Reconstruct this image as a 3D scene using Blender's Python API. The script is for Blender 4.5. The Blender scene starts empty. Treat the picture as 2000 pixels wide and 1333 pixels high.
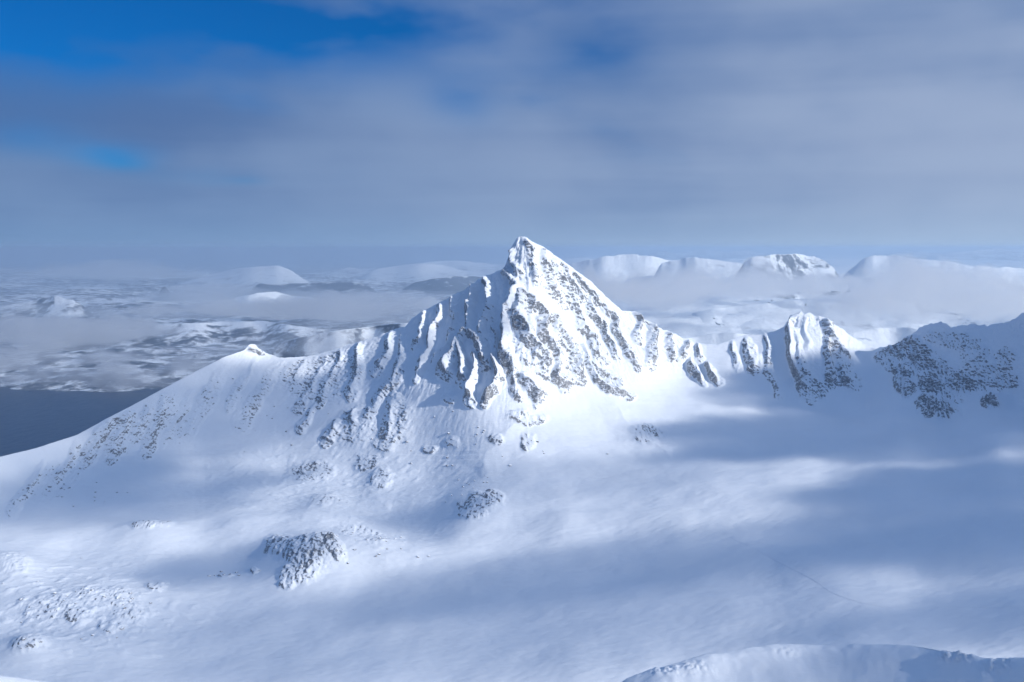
import bpy, math, random, time
import numpy as np
from mathutils import Vector

T0 = time.time()
R = math.radians
scene = bpy.context.scene
C = scene.collection

# ------------------------------------------------------------------ camera
F = 1944.0            # focal length in pixels of the 2000 px wide photograph (35 mm lens)
EYE = 485.0           # pixel row of eye level
ZC = 1000.0           # camera height above the sea
PITCH = math.atan((666.5 - EYE) / F)
cam_data = bpy.data.cameras.new('camera')
cam = bpy.data.objects.new('camera', cam_data)
C.objects.link(cam)
cam_data.sensor_width = 36.0
cam_data.lens = F / 2000.0 * 36.0
cam_data.clip_start = 1.0
cam_data.clip_end = 400000.0
cam.location = (0, 0, ZC)
cam.rotation_euler = (math.pi / 2 - PITCH, 0, 0)
scene.camera = cam

# ------------------------------------------------------------------ sky and sun
SUN_AZ = R(119)        # measured from the view direction (+y) towards the right (+x)
SUN_EL = R(24)
SUN_DIR = Vector((math.sin(SUN_AZ) * math.cos(SUN_EL), math.cos(SUN_AZ) * math.cos(SUN_EL), math.sin(SUN_EL)))
sun_data = bpy.data.lights.new('sun', 'SUN')
sun_data.energy = 3.4
sun_data.angle = R(0.53)
sun_data.color = (1.0, 0.965, 0.92)
sun = bpy.data.objects.new('sun', sun_data)
C.objects.link(sun)
sun.rotation_euler = (-SUN_DIR).to_track_quat('-Z', 'Y').to_euler()
sun.location = (0, 0, 3000)

scene.view_settings.view_transform = 'Standard'
scene.view_settings.look = 'None'
scene.view_settings.gamma = 1.0
scene.view_settings.exposure = 0.25
scene.render.film_transparent = False
scene.cycles.max_bounces = 8
scene.cycles.diffuse_bounces = 2
scene.cycles.volume_bounces = 3
scene.cycles.transparent_max_bounces = 16
scene.cycles.use_denoising = True
scene.cycles.use_adaptive_sampling = True
scene.cycles.adaptive_threshold = 0.03

SP, CP = math.sin(PITCH), math.cos(PITCH)


def pix_dir(px, py):
    xc = (px - 1000.0) / F
    yc = (666.5 - py) / F
    return xc, CP + yc * SP, -SP + yc * CP


def unproj(px, py, d):
    x, y, z = pix_dir(np.asarray(px, float), np.asarray(py, float))
    s = d / y
    return x * s, y * s, ZC + z * s


def d_for_z(px, py, z):
    x, y, zz = pix_dir(px, py)
    return (z - ZC) / zz * y


def proj(x, y, z):
    zc = z - ZC
    fwd = y * CP - zc * SP
    up = y * SP + zc * CP
    return 1000.0 + F * x / fwd, 666.5 - F * up / fwd


class NT:
    """small helper round a node tree"""
    def __init__(self, tree):
        self.t = tree
        tree.nodes.clear()

    def n(self, kind, **kw):
        nd = self.t.nodes.new(kind)
        for k, v in kw.items():
            if k == 'inp':
                for kk, vv in v.items():
                    nd.inputs[kk].default_value = vv
            else:
                setattr(nd, k, v)
        return nd

    def l(self, a, b):
        self.t.links.new(a, b)

    def val(self, x, sock):
        if isinstance(x, (int, float)):
            sock.default_value = x
        else:
            self.l(x, sock)

    def math(self, op, a, b=None, c=None, clamp=False):
        nd = self.n('ShaderNodeMath', operation=op, use_clamp=clamp)
        self.val(a, nd.inputs[0])
        if b is not None:
            self.val(b, nd.inputs[1])
        if c is not None:
            self.val(c, nd.inputs[2])
        return nd.outputs[0]

    def smooth(self, x, a, b, lo=0.0, hi=1.0):
        nd = self.n('ShaderNodeMapRange', interpolation_type='SMOOTHSTEP')
        self.val(x, nd.inputs[0])
        for i, v in enumerate((a, b, lo, hi)):
            nd.inputs[i + 1].default_value = v
        return nd.outputs[0]

    def mix(self, f, a, b):
        nd = self.n('ShaderNodeMix', data_type='RGBA')
        self.val(f, nd.inputs[0])
        for x, s in ((a, nd.inputs[6]), (b, nd.inputs[7])):
            if isinstance(x, tuple):
                s.default_value = (*x, 1.0) if len(x) == 3 else x
            else:
                self.l(x, s)
        return nd.outputs[2]

    def noise(self, vec, scale, detail=4.0, rough=0.55, lac=2.0):
        nd = self.n('ShaderNodeTexNoise', inp={'Scale': scale, 'Detail': detail, 'Roughness': rough, 'Lacunarity': lac})
        if vec is not None:
            self.l(vec, nd.inputs['Vector'])
        return nd.outputs[0]

    def mapping(self, vec, scale=(1, 1, 1), loc=(0, 0, 0), rot=(0, 0, 0)):
        nd = self.n('ShaderNodeMapping')
        nd.inputs['Scale'].default_value = scale
        nd.inputs['Location'].default_value = loc
        nd.inputs['Rotation'].default_value = rot
        self.l(vec, nd.inputs['Vector'])
        return nd.outputs[0]


world = bpy.data.worlds.new('World')
scene.world = world
world.use_nodes = True


def build_world():
    w = NT(world.node_tree)
    sky = w.n('ShaderNodeTexSky', sky_type='NISHITA', sun_disc=False)
    sky.sun_elevation = SUN_EL
    sky.sun_rotation = SUN_AZ
    sky.altitude = 1000.0
    sky.air_density = 1.0
    sky.dust_density = 0.4
    sky.ozone_density = 3.0
    tc = w.n('ShaderNodeTexCoord')
    nrm = w.n('ShaderNodeVectorMath', operation='NORMALIZE')
    w.l(tc.outputs['Generated'], nrm.inputs[0])
    dirv = nrm.outputs[0]
    sep = w.n('ShaderNodeSeparateXYZ')
    w.l(dirv, sep.inputs[0])
    dx, dy, dz = sep.outputs
    zz = w.math('MAXIMUM', dz, 0.0)
    n1 = w.noise(w.mapping(dirv, (2.4, 2.4, 5.5), (3.1, 1.7, 0.4)), 1.0, 3.0, 0.45)
    n2 = w.noise(w.mapping(dirv, (7.0, 7.0, 17.0), (7.3, 2.2, 1.3)), 1.0, 4.0, 0.5)
    cover = w.math('ADD', w.math('MULTIPLY', n1, 0.75), w.math('MULTIPLY', n2, 0.30))
    cover = w.math('ADD', cover, w.math('MULTIPLY', w.math('EXPONENT', w.math('MULTIPLY', zz, -14.0)), 0.22))
    # the deck thins out above: overhead the sky is mostly clear
    cover = w.math('SUBTRACT', cover, w.smooth(dz, 0.22, 0.55, 0.0, 0.13))
    # openings in the cloud deck
    openings = [((250, 20), 0.120, 0.050, .74), ((60, 60), 0.07, 0.045, .8), ((560, 50), 0.14, 0.042, .62), ((420, 130), 0.09, 0.02, .30), ((1185, 92), 0.040, 0.022, .42), ((1090, 135), 0.045, 0.02, .34), ((950, 30), 0.20, 0.06, .55), ((905, 200), 0.035, 0.02, .42),
                ((225, 305), 0.034, 0.011, .75), ((258, 322), 0.018, 0.006, .4), ((480, 353), 0.018, 0.004, .25), ((70, 270), 0.05, 0.016, .28), ((350, 345), 0.04, 0.008, .12)]
    hole = None
    az = w.math('ARCTAN2', dx, dy)
    el = w.math('ARCSINE', dz)
    for (px, py), sx, sy, a in openings:
        v = Vector(pix_dir(px, py)).normalized()
        az0, el0 = math.atan2(v.x, v.y), math.asin(v.z)
        ea = w.math('DIVIDE', w.math('SUBTRACT', az, az0), sx)
        ee = w.math('DIVIDE', w.math('SUBTRACT', el, el0), sy)
        q = w.math('ADD', w.math('MULTIPLY', ea, ea), w.math('MULTIPLY', ee, ee))
        g = w.math('MULTIPLY', w.math('EXPONENT', w.math('MULTIPLY', q, -1.0)), a)
        hole = g if hole is None else w.math('ADD', hole, g)
    hn = w.math('MULTIPLY', hole, w.smooth(n2, 0.28, 0.66, 0.65, 1.3))
    cm = w.math('SUBTRACT', w.smooth(cover, 0.30, 0.52, 0.12, 1.0), hn, clamp=True)
    # clear air: the Nishita sky, a little deeper than the model gives it
    tint = w.n('ShaderNodeMix', data_type='RGBA', blend_type='MULTIPLY')
    tint.inputs[0].default_value = 1.0
    w.l(sky.outputs[0], tint.inputs[6])
    tint.inputs[7].default_value = (0.02, 0.31, 0.66, 1)
    # the cloud deck: thin grey blue stratus, paler where it is thin and towards the horizon
    n3 = w.noise(w.mapping(dirv, (2.8, 2.8, 5.0), (1.3, 9.2, 2.0), (0, R(14), 0)), 1.0, 4.0, 0.5)
    n4 = w.noise(w.mapping(dirv, (1.6, 1.6, 30.0), (4.3, 0.2, 5.0), (0, R(3), 0)), 1.0, 4.0, 0.5)
    tone = w.math('ADD', w.math('MULTIPLY', n3, 0.82), w.math('MULTIPLY', n4, 0.18))
    ccol = w.mix(w.smooth(tone, 0.36, 0.62), (0.98, 1.72, 3.5), (1.84, 2.62, 4.35))
    hor = w.math('EXPONENT', w.math('MULTIPLY', zz, -22.0))
    hfac = w.math('MAXIMUM', w.math('MULTIPLY', hor, w.smooth(n4, 0.35, 0.6, 0.40, 0.75)), w.math('EXPONENT', w.math('MULTIPLY', zz, -34.0)))
    ccol = w.mix(hfac, ccol, (2.45, 3.7, 5.7))
    sunside = w.smooth(dx, -0.5, 0.6)
    gl = w.n('ShaderNodeMix', data_type='RGBA', blend_type='MULTIPLY')
    gl.inputs[0].default_value = 1.0
    w.l(ccol, gl.inputs[6])
    w.l(w.mix(sunside, (0.70, 0.80, 0.88), (1.50, 1.34, 1.18)), gl.inputs[7])
    veil = w.n('ShaderNodeMix', data_type='RGBA', blend_type='MULTIPLY')   # overhead the veil is thin and lets more light through
    veil.inputs[0].default_value = 1.0
    w.l(gl.outputs[2], veil.inputs[6])
    w.l(w.mix(w.smooth(dz, 0.25, 0.6), (1.0, 1.0, 1.0), (1.5, 1.6, 1.6)), veil.inputs[7])
    col = w.mix(cm, tint.outputs[2], veil.outputs[2])
    bg = w.n('ShaderNodeBackground')
    w.l(col, bg.inputs[0])
    bg.inputs[1].default_value = 0.10
    out = w.n('ShaderNodeOutputWorld')
    w.l(bg.outputs[0], out.inputs[0])


build_world()


# ------------------------------------------------------------------ numpy noise
def _hash(ix, iy, iz, seed):
    h = (ix.astype(np.uint32) * np.uint32(374761393) + iy.astype(np.uint32) * np.uint32(668265263)
         + iz.astype(np.uint32) * np.uint32(2147483647 - 58) + np.uint32((seed * 974711 + 12345) & 0xffffffff))
    h = (h ^ (h >> np.uint32(13))) * np.uint32(1274126177)
    return h ^ (h >> np.uint32(16))


_G = np.array([[1, 1, 0], [-1, 1, 0], [1, -1, 0], [-1, -1, 0], [1, 0, 1], [-1, 0, 1], [1, 0, -1], [-1, 0, -1],
               [0, 1, 1], [0, -1, 1], [0, 1, -1], [0, -1, -1], [1, 1, 0], [-1, 1, 0], [0, -1, 1], [0, -1, -1]], np.float32)


def pn2(x, y, seed=0):
    x = np.asarray(x, np.float32); y = np.asarray(y, np.float32)
    fx = np.floor(x); fy = np.floor(y)
    ix = fx.astype(np.int64); iy = fy.astype(np.int64)
    x = x - fx; y = y - fy
    u = x * x * x * (x * (x * 6 - 15) + 10); v = y * y * y * (y * (y * 6 - 15) + 10)
    z0 = np.zeros_like(ix)

    def c(ox, oy):
        a = (_hash(ix + ox, iy + oy, z0, seed) & np.uint32(1023)).astype(np.float32) * np.float32(2 * math.pi / 1024)
        return np.cos(a) * (x - ox) + np.sin(a) * (y - oy)
    a = c(0, 0); b = c(1, 0); cc = c(0, 1); d = c(1, 1)
    a = a + u * (b - a); cc = cc + u * (d - cc)
    return (a + v * (cc - a)) * 1.4


def pn3(x, y, z, seed=0):
    x = np.asarray(x, np.float32); y = np.asarray(y, np.float32); z = np.asarray(z, np.float32)
    fx = np.floor(x); fy = np.floor(y); fz = np.floor(z)
    ix = fx.astype(np.int64); iy = fy.astype(np.int64); iz = fz.astype(np.int64)
    x = x - fx; y = y - fy; z = z - fz
    u = x * x * x * (x * (x * 6 - 15) + 10); v = y * y * y * (y * (y * 6 - 15) + 10); w = z * z * z * (z * (z * 6 - 15) + 10)

    def c(ox, oy, oz):
        g = _G[_hash(ix + ox, iy + oy, iz + oz, seed) & np.uint32(15)]
        return g[..., 0] * (x - ox) + g[..., 1] * (y - oy) + g[..., 2] * (z - oz)
    a = c(0, 0, 0); a = a + u * (c(1, 0, 0) - a)
    b = c(0, 1, 0); b = b + u * (c(1, 1, 0) - b)
    a = a + v * (b - a)
    e = c(0, 0, 1); e = e + u * (c(1, 0, 1) - e)
    b = c(0, 1, 1); b = b + u * (c(1, 1, 1) - b)
    e = e + v * (b - e)
    return a + w * (e - a)


def fbm2(x, y, oct=4, gain=0.5, seed=0):
    s = 0; a = 1.0; f = 1.0
    for o in range(oct):
        s = s + a * pn2(x * f + o * 17.3, y * f - o * 9.1, seed + o)
        a *= gain; f *= 2.03
    return s


def ridged2(x, y, oct=4, gain=0.5, seed=0):
    s = 0; a = 1.0; f = 1.0; n = 0
    for o in range(oct):
        s = s + a * (1 - 2 * np.abs(pn2(x * f + o * 17.3, y * f - o * 9.1, seed + o)))
        n += a; a *= gain; f *= 2.03
    return s / n


def sstep(x, a, b):
    t = np.clip((x - a) / (b - a), 0, 1)
    return t * t * (3 - 2 * t)


def in_poly(px, py, poly):
    px = np.asarray(px); py = np.asarray(py)
    inside = np.zeros(px.shape, bool)
    n = len(poly)
    for i in range(n):
        x0, y0 = poly[i]; x1, y1 = poly[(i + 1) % n]
        if y0 == y1:
            continue
        c = ((y0 > py) != (y1 > py)) & (px < (x1 - x0) * (py - y0) / (y1 - y0) + x0)
        inside ^= c
    return inside


# ------------------------------------------------------------------ mesh helpers
def tag(o, label=None, cat=None, group=None, kind=None):
    if label: o['label'] = label
    if cat: o['category'] = cat
    if group: o['group'] = group
    if kind: o['kind'] = kind
    return o


def mesh_np(name, co, faces, mat, parent=None, normals=None, attrs=None, smooth=True):
    """co (n,3) float, faces (m,k) int with k = 3 or 4"""
    me = bpy.data.meshes.new(name)
    n, (m, k) = len(co), faces.shape
    me.vertices.add(n)
    me.vertices.foreach_set('co', np.ascontiguousarray(co, np.float32).ravel())
    me.loops.add(m * k)
    me.loops.foreach_set('vertex_index', np.ascontiguousarray(faces, np.int32).ravel())
    me.polygons.add(m)
    me.polygons.foreach_set('loop_start', np.arange(0, m * k, k, dtype=np.int32))
    me.update(calc_edges=True)
    if smooth:
        me.shade_smooth()
    else:
        me.shade_flat()
    for an, av in (attrs or {}).items():
        at = me.attributes.new(an, 'FLOAT', 'POINT')
        at.data.foreach_set('value', np.ascontiguousarray(av, np.float32))
    if normals is not None:
        me.normals_split_custom_set_from_vertices(np.ascontiguousarray(normals, np.float32))
    me.materials.append(mat)
    o = bpy.data.objects.new(name, me)
    C.objects.link(o)
    if parent is not None:
        o.parent = parent
    return o


def grid_faces(nr, nc):
    i = np.arange(nr - 1)[:, None] * nc + np.arange(nc - 1)[None, :]
    i = i.ravel()
    return np.stack([i, i + nc, i + nc + 1, i + 1], 1)


def grid_normals(P):
    a = np.gradient(P, axis=0); b = np.gradient(P, axis=1)
    n = np.cross(a, b)
    n /= np.linalg.norm(n, axis=2, keepdims=True) + 1e-9
    return n


# ------------------------------------------------------------------ materials
def principled(nt, **inp):
    b = nt.n('ShaderNodeBsdfPrincipled')
    for k, v in inp.items():
        b.inputs[k].default_value = v
    o = nt.n('ShaderNodeOutputMaterial')
    nt.l(b.outputs[0], o.inputs[0])
    return b


def snow_rock_material(name, scale=1.0, snow=(0.84, 0.885, 0.94), dark=(0.066, 0.068, 0.076), pale=(0.19, 0.19, 0.20), bump=0.30):
    """snow over rock: the float attribute 'rock' says how bare the ground is"""
    m = bpy.data.materials.new(name)
    m.use_nodes = True
    nt = NT(m.node_tree)
    b = principled(nt, Roughness=0.62)
    b.inputs['Specular IOR Level'].default_value = 0.25
    geo = nt.n('ShaderNodeNewGeometry')
    pos = geo.outputs['Position']
    at = nt.n('ShaderNodeAttribute', attribute_name='rock')
    nf = nt.noise(nt.mapping(pos, (1, 1, 1.6)), 0.36 / scale, 5.0, 0.75)
    nf2 = nt.noise(nt.mapping(pos, (1, 1, 1.3), (40, 7, 3)), 0.16 / scale, 3.0, 0.6)
    bare = nt.math('ADD', nt.math('MULTIPLY', at.outputs['Fac'], 0.80), nt.math('MULTIPLY', nt.math('SUBTRACT', nf, 0.5), 2.9))
    bare = nt.math('ADD', bare, nt.math('MULTIPLY', nt.math('SUBTRACT', nf2, 0.5), 1.2))
    bare = nt.smooth(nt.math('MULTIPLY', bare, nt.smooth(at.outputs['Fac'], 0.03, 0.3)), 0.42, 0.80, 0.0, 0.86)
    nr = nt.noise(nt.mapping(pos, (1, 1, 2.2)), 0.18 / scale, 6.0, 0.7)
    rcol = nt.mix(nt.smooth(nr, 0.32, 0.68), dark, pale)
    wn = nt.noise(pos, 0.012 / scale, 3.0, 0.5)
    scol = nt.mix(nt.smooth(wn, 0.3, 0.7), snow, tuple(c * 0.965 for c in snow))
    nt.l(nt.mix(bare, scol, rcol), b.inputs['Base Color'])
    nt.l(nt.math('ADD', nt.math('MULTIPLY', bare, 0.25), 0.6), b.inputs['Roughness'])
    wind = nt.noise(nt.mapping(pos, (0.35, 1.0, 1.0), rot=(0, 0, R(25))), 0.33 / scale, 4.0, 0.6)
    wind2 = nt.noise(nt.mapping(pos, (0.22, 1.0, 0.6), rot=(0, 0, R(-20))), 0.085 / scale, 3.0, 0.55)
    wind = nt.math('ADD', nt.math('MULTIPLY', wind, 0.8), nt.math('MULTIPLY', wind2, 0.8))
    hgt = nt.math('ADD', nt.math('MULTIPLY', wind, 0.6), nt.math('MULTIPLY', nf, nt.math('ADD', nt.math('MULTIPLY', bare, 1.2), 0.12)))
    bp = nt.n('ShaderNodeBump', inp={'Strength': bump, 'Distance': 2.2 * scale})
    nt.l(hgt, bp.inputs['Height'])
    nt.l(bp.outputs[0], b.inputs['Normal'])
    return m


MAT_SNOW = snow_rock_material('snow_and_rock')
MAT_NEARSNOW = snow_rock_material('near_snow_and_rock', scale=0.35)


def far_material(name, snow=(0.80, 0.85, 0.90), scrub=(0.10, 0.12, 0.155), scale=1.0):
    """distant winter land: snow, birch scrub on the low ground, its dark tone also painted cloud shade, bare rock on the steep"""
    m = bpy.data.materials.new(name)
    m.use_nodes = True
    nt = NT(m.node_tree)
    b = principled(nt, Roughness=0.7)
    b.inputs['Specular IOR Level'].default_value = 0.2
    geo = nt.n('ShaderNodeNewGeometry')
    pos = geo.outputs['Position']
    at = nt.n('ShaderNodeAttribute', attribute_name='rock')
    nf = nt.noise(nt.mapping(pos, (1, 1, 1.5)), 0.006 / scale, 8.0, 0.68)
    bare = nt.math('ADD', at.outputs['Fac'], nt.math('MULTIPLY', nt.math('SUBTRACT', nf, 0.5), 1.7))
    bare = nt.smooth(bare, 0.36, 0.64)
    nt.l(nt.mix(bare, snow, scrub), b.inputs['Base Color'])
    bp = nt.n('ShaderNodeBump', inp={'Strength': 0.35, 'Distance': 60.0 * scale})
    nt.l(nf, bp.inputs['Height'])
    nt.l(bp.outputs[0], b.inputs['Normal'])
    return m


MAT_FAR = far_material('far_snow_scrub_shade')


def volume_material(name, density, color, aniso=0.2, absorb=(1, 1, 1, 1)):
    m = bpy.data.materials.new(name)
    m.use_nodes = True
    nt = NT(m.node_tree)
    v = nt.n('ShaderNodeVolumePrincipled')
    v.inputs['Color'].default_value = (*color, 1)
    v.inputs['Density'].default_value = density
    v.inputs['Absorption Color'].default_value = absorb
    v.inputs['Anisotropy'].default_value = aniso
    v.inputs['Density Attribute'].default_value = ''
    v.inputs['Temperature Attribute'].default_value = ''
    v.inputs['Color Attribute'].default_value = ''
    o = nt.n('ShaderNodeOutputMaterial')
    nt.l(v.outputs[0], o.inputs['Volume'])
    return m


# ------------------------------------------------------------------ the near cirque: base surface
# skyline of the near ground, pixel x, pixel y, distance
CREST = [(-260, 985, 1130), (-120, 935, 1210), (0, 893, 1300), (70, 876, 1335), (150, 850, 1385), (220, 812, 1425), (300, 770, 1480),
         (380, 727, 1535), (440, 697, 1580), (478, 684, 1605), (488, 672, 1612), (497, 672, 1612), (510, 686, 1618), (545, 699, 1640), (600, 697, 1640), (650, 685, 1640),
         (700, 669, 1635), (740, 657, 1632), (780, 642, 1630), (792, 640, 1630), (806, 622, 1628), (830, 606, 1626), (860, 592, 1622), (890, 576, 1618),
         (915, 562, 1614), (940, 546, 1608), (960, 537, 1603), (975, 529, 1600), (984, 527, 1600), (992, 508, 1600), (1001, 484, 1600), (1008, 470, 1600), (1016, 462, 1600), (1026, 463, 1601),
         (1040, 473, 1605), (1060, 482, 1612), (1080, 497, 1620), (1105, 514, 1628), (1130, 533, 1636), (1150, 548, 1642), (1170, 567, 1648),
         (1190, 587, 1654), (1213, 606, 1660), (1240, 610, 1665), (1262, 628, 1670), (1286, 641, 1676), (1310, 650, 1680), (1340, 664, 1684),
         (1370, 673, 1686), (1400, 674, 1688), (1430, 664, 1690), (1455, 655, 1692), (1490, 654, 1694), (1520, 645, 1696), (1536, 635, 1697), (1545, 620, 1698), (1555, 614, 1698),
         (1565, 612, 1698), (1572, 615, 1698), (1581, 610, 1698), (1589, 618, 1698), (1600, 620, 1698), (1620, 628, 1698), (1640, 641, 1697), (1662, 657, 1695), (1685, 671, 1690),
         (1703, 680, 1680), (1727, 681, 1665), (1750, 674, 1648), (1775, 658, 1632), (1796, 642, 1616), (1815, 634, 1602), (1836, 630, 1590),
         (1848, 633, 1580), (1858, 641, 1572), (1880, 638, 1560), (1898, 634, 1548), (1908, 636, 1542), (1940, 635, 1522), (1970, 630, 1500), (1985, 622, 1488), (2000, 611, 1475),
         (2060, 585, 1430), (2140, 560, 1370), (2260, 520, 1280)]
# surface controls below the skyline: (px, py, distance) or (px, py, None, height)
CTRL = [
    # pyramid faces
    (1020, 500, 1578), (1018, 575, 1528), (960, 600, 1556), (1090, 580, 1590), (880, 640, 1572), (1150, 640, 1600),
    (1010, 680, 1460), (930, 700, 1476), (1090, 690, 1500), (860, 730, 1474), (1180, 720, 1530), (1250, 700, 1590),
    (1010, 785, 1398), (920, 785, 1402), (1100, 770, 1440), (1220, 780, 1480), (1330, 740, 1600), (1320, 790, 1500),
    (800, 760, 1474), (720, 760, 1530), (640, 760, 1560), (560, 760, 1575),
    (1000, 870, 1335), (850, 870, 1390), (1150, 860, 1350), (1280, 850, 1380), (700, 850, 1455), (600, 850, 1500), (480, 800, 1545), (420, 860, 1505),
    (1000, 950, 1240), (850, 960, 1290), (1130, 950, 1215), (700, 950, 1360), (560, 930, 1425), (400, 940, 1425), (250, 900, 1410), (120, 930, 1335), (0, 960, 1270),
    # foot of the left ridge and the hollow below it
    (-200, 1080, None, 645), (0, 1060, None, 650), (150, 1040, None, 652), (300, 1010, None, 656), (450, 1010, None, 658), (600, 1010, None, 661), (740, 1010, None, 665),
    (-200, 1200, None, 635), (0, 1180, None, 638), (200, 1150, None, 645), (400, 1150, None, 643), (600, 1130, None, 651), (780, 1090, None, 659),
    (0, 1330, None, 625), (300, 1300, None, 628), (600, 1250, None, 636), (900, 1050, None, 673), (1000, 1020, None, 681), (1100, 1010, None, 691),
    (-260, 1440, None, 612), (200, 1440, None, 615), (700, 1440, None, 622), (1200, 1440, None, 632), (1700, 1440, None, 647), (2260, 1440, None, 668),
    (900, 1200, None, 646), (1200, 1150, None, 664), (1500, 1150, None, 677), (1800, 1150, None, 691), (2100, 1150, None, 704), (1200, 1300, None, 647), (1700, 1300, None, 669),
    # basin floor and the walls above it
    (1300, 960, None, 711), (1500, 960, None, 721), (1750, 960, None, 732), (2000, 950, None, 742), (2250, 950, None, 752),
    (1400, 860, None, 742), (1550, 850, None, 745), (1750, 860, None, 752), (1950, 870, None, 762),
    (1420, 780, 1530), (1500, 800, 1500), (1590, 790, 1525), (1690, 800, 1500), (1420, 725, 1610), (1490, 725, 1605), (1700, 740, 1580),
    (1565, 700, 1612), (1640, 715, 1605), (1780, 760, 1515), (1830, 825, 1410), (1900, 790, 1430), (1980, 800, 1385), (1900, 710, 1490),
    (2000, 720, 1420), (2150, 700, 1340), (2100, 820, 1290), (2250, 780, 1230)]

cxs, cys, cds = [np.array([c[i] for c in CREST], float) for i in range(3)]
PX0, PX1, NCOL = -260.0, 2260.0, 1560
PYB = 1440.0
NROW = 540
cols = np.linspace(PX0, PX1, NCOL)
crest_y = np.interp(cols, cxs, cys)
crest_d = np.interp(cols, cxs, cds)
k = np.array([1, 2, 1.]); k /= k.sum()
crest_y = np.convolve(np.pad(crest_y, 1, 'edge'), k, 'valid')
# small teeth along the rocky stretches of the skyline
teeth = fbm2(cols / 13.0, cols * 0, 3, 0.6, 71) * 3.2 + ridged2(cols / 34.0, cols * 0, 2, 0.5, 72) * 1.5
tw = np.interp(cols, [-260, 470, 500, 560, 720, 960, 1010, 1030, 1200, 1290, 1400, 1530, 1560, 1700, 1760, 1950, 2260],
               [0.03, 0.12, 0.8, 0.35, 0.8, 0.65, 0.5, 0.25, 0.35, 0.7, 0.35, 0.6, 1.0, 0.45, 1.1, 0.9, 0.7])
crest_y = crest_y - teeth * tw


def build_tps():
    pts = []
    for x, y, d in CREST[::2]:
        pts.append((x, y, 1.0 / d))
    for c in CTRL:
        d = c[2] if c[2] is not None else d_for_z(c[0], c[1], c[3])
        pts.append((c[0], c[1], 1.0 / d))
    P = np.array(pts)
    X = P[:, :2] / 1000.0
    n = len(X)
    r2 = ((X[:, None] - X[None]) ** 2).sum(2)
    K = 0.5 * r2 * np.log(r2 + 1e-12)
    K[np.arange(n), np.arange(n)] = 2e-4          # slight smoothing
    Q = np.concatenate([np.ones((n, 1)), X], 1)
    A = np.zeros((n + 3, n + 3))
    A[:n, :n] = K; A[:n, n:] = Q; A[n:, :n] = Q.T
    w = np.linalg.solve(A, np.concatenate([P[:, 2] * 1000, np.zeros(3)]))
    gx = np.arange(-300, 2301, 10.0); gy = np.arange(400, 1481, 10.0)
    GX, GY = np.meshgrid(gx, gy)
    G = np.stack([GX.ravel(), GY.ravel()], 1) / 1000.0
    out = np.zeros(len(G))
    for i in range(n):
        q = ((G - X[i]) ** 2).sum(1)
        out += w[i] * 0.5 * q * np.log(q + 1e-12)
    out += w[n] + G @ w[n + 1:]
    return gx, gy, out.reshape(GX.shape) / 1000.0


TGX, TGY, TQ = build_tps()


def base_d(px, py):
    fx = np.clip((px - TGX[0]) / 10.0, 0, len(TGX) - 1.001); fy = np.clip((py - TGY[0]) / 10.0, 0, len(TGY) - 1.001)
    ix = fx.astype(int); iy = fy.astype(int)
    u = fx - ix; v = fy - iy
    q = (TQ[iy, ix] * (1 - u) + TQ[iy, ix + 1] * u) * (1 - v) + (TQ[iy + 1, ix] * (1 - u) + TQ[iy + 1, ix + 1] * u) * v
    return 1.0 / q


vv = np.linspace(0, 1, NROW)
gg = 0.52 * vv + 0.48 * vv ** 2
PX = np.repeat(cols[None], NROW, 0)
PY = crest_y[None] + (PYB - crest_y[None]) * gg[:, None]
BD = base_d(PX, PY)
NBACK = 46
back = np.concatenate([[3, 8, 15], np.linspace(26, 1250, NBACK - 3) ** 1.0])
X, Y, Z = unproj(PX, PY, BD)
front = np.stack([X, Y, Z], 2)
c0 = front[0]
bk = []
for i, dl in enumerate(back[::-1]):
    drop = dl * 0.82 + 0.25 * dl * (1 - math.exp(-dl / 40.0)) - 4 * (1 - math.exp(-dl / 6.0))
    sc = (c0[:, 1] + dl) / c0[:, 1]
    bk.append(np.stack([c0[:, 0] * sc, c0[:, 1] + dl, np.maximum(c0[:, 2] - drop, -40)], 1))
BASE = np.concatenate([np.array(bk), front], 0)
NR = BASE.shape[0]
PXA = np.concatenate([np.repeat(cols[None], NBACK, 0), PX], 0)
PYA = np.concatenate([np.repeat(crest_y[None], NBACK, 0), PY], 0)
ISB = np.zeros((NR, NCOL), bool); ISB[:NBACK] = True
N0 = grid_normals(BASE)
if N0[-10, 700, 2] < 0:
    N0 = -N0

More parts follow.
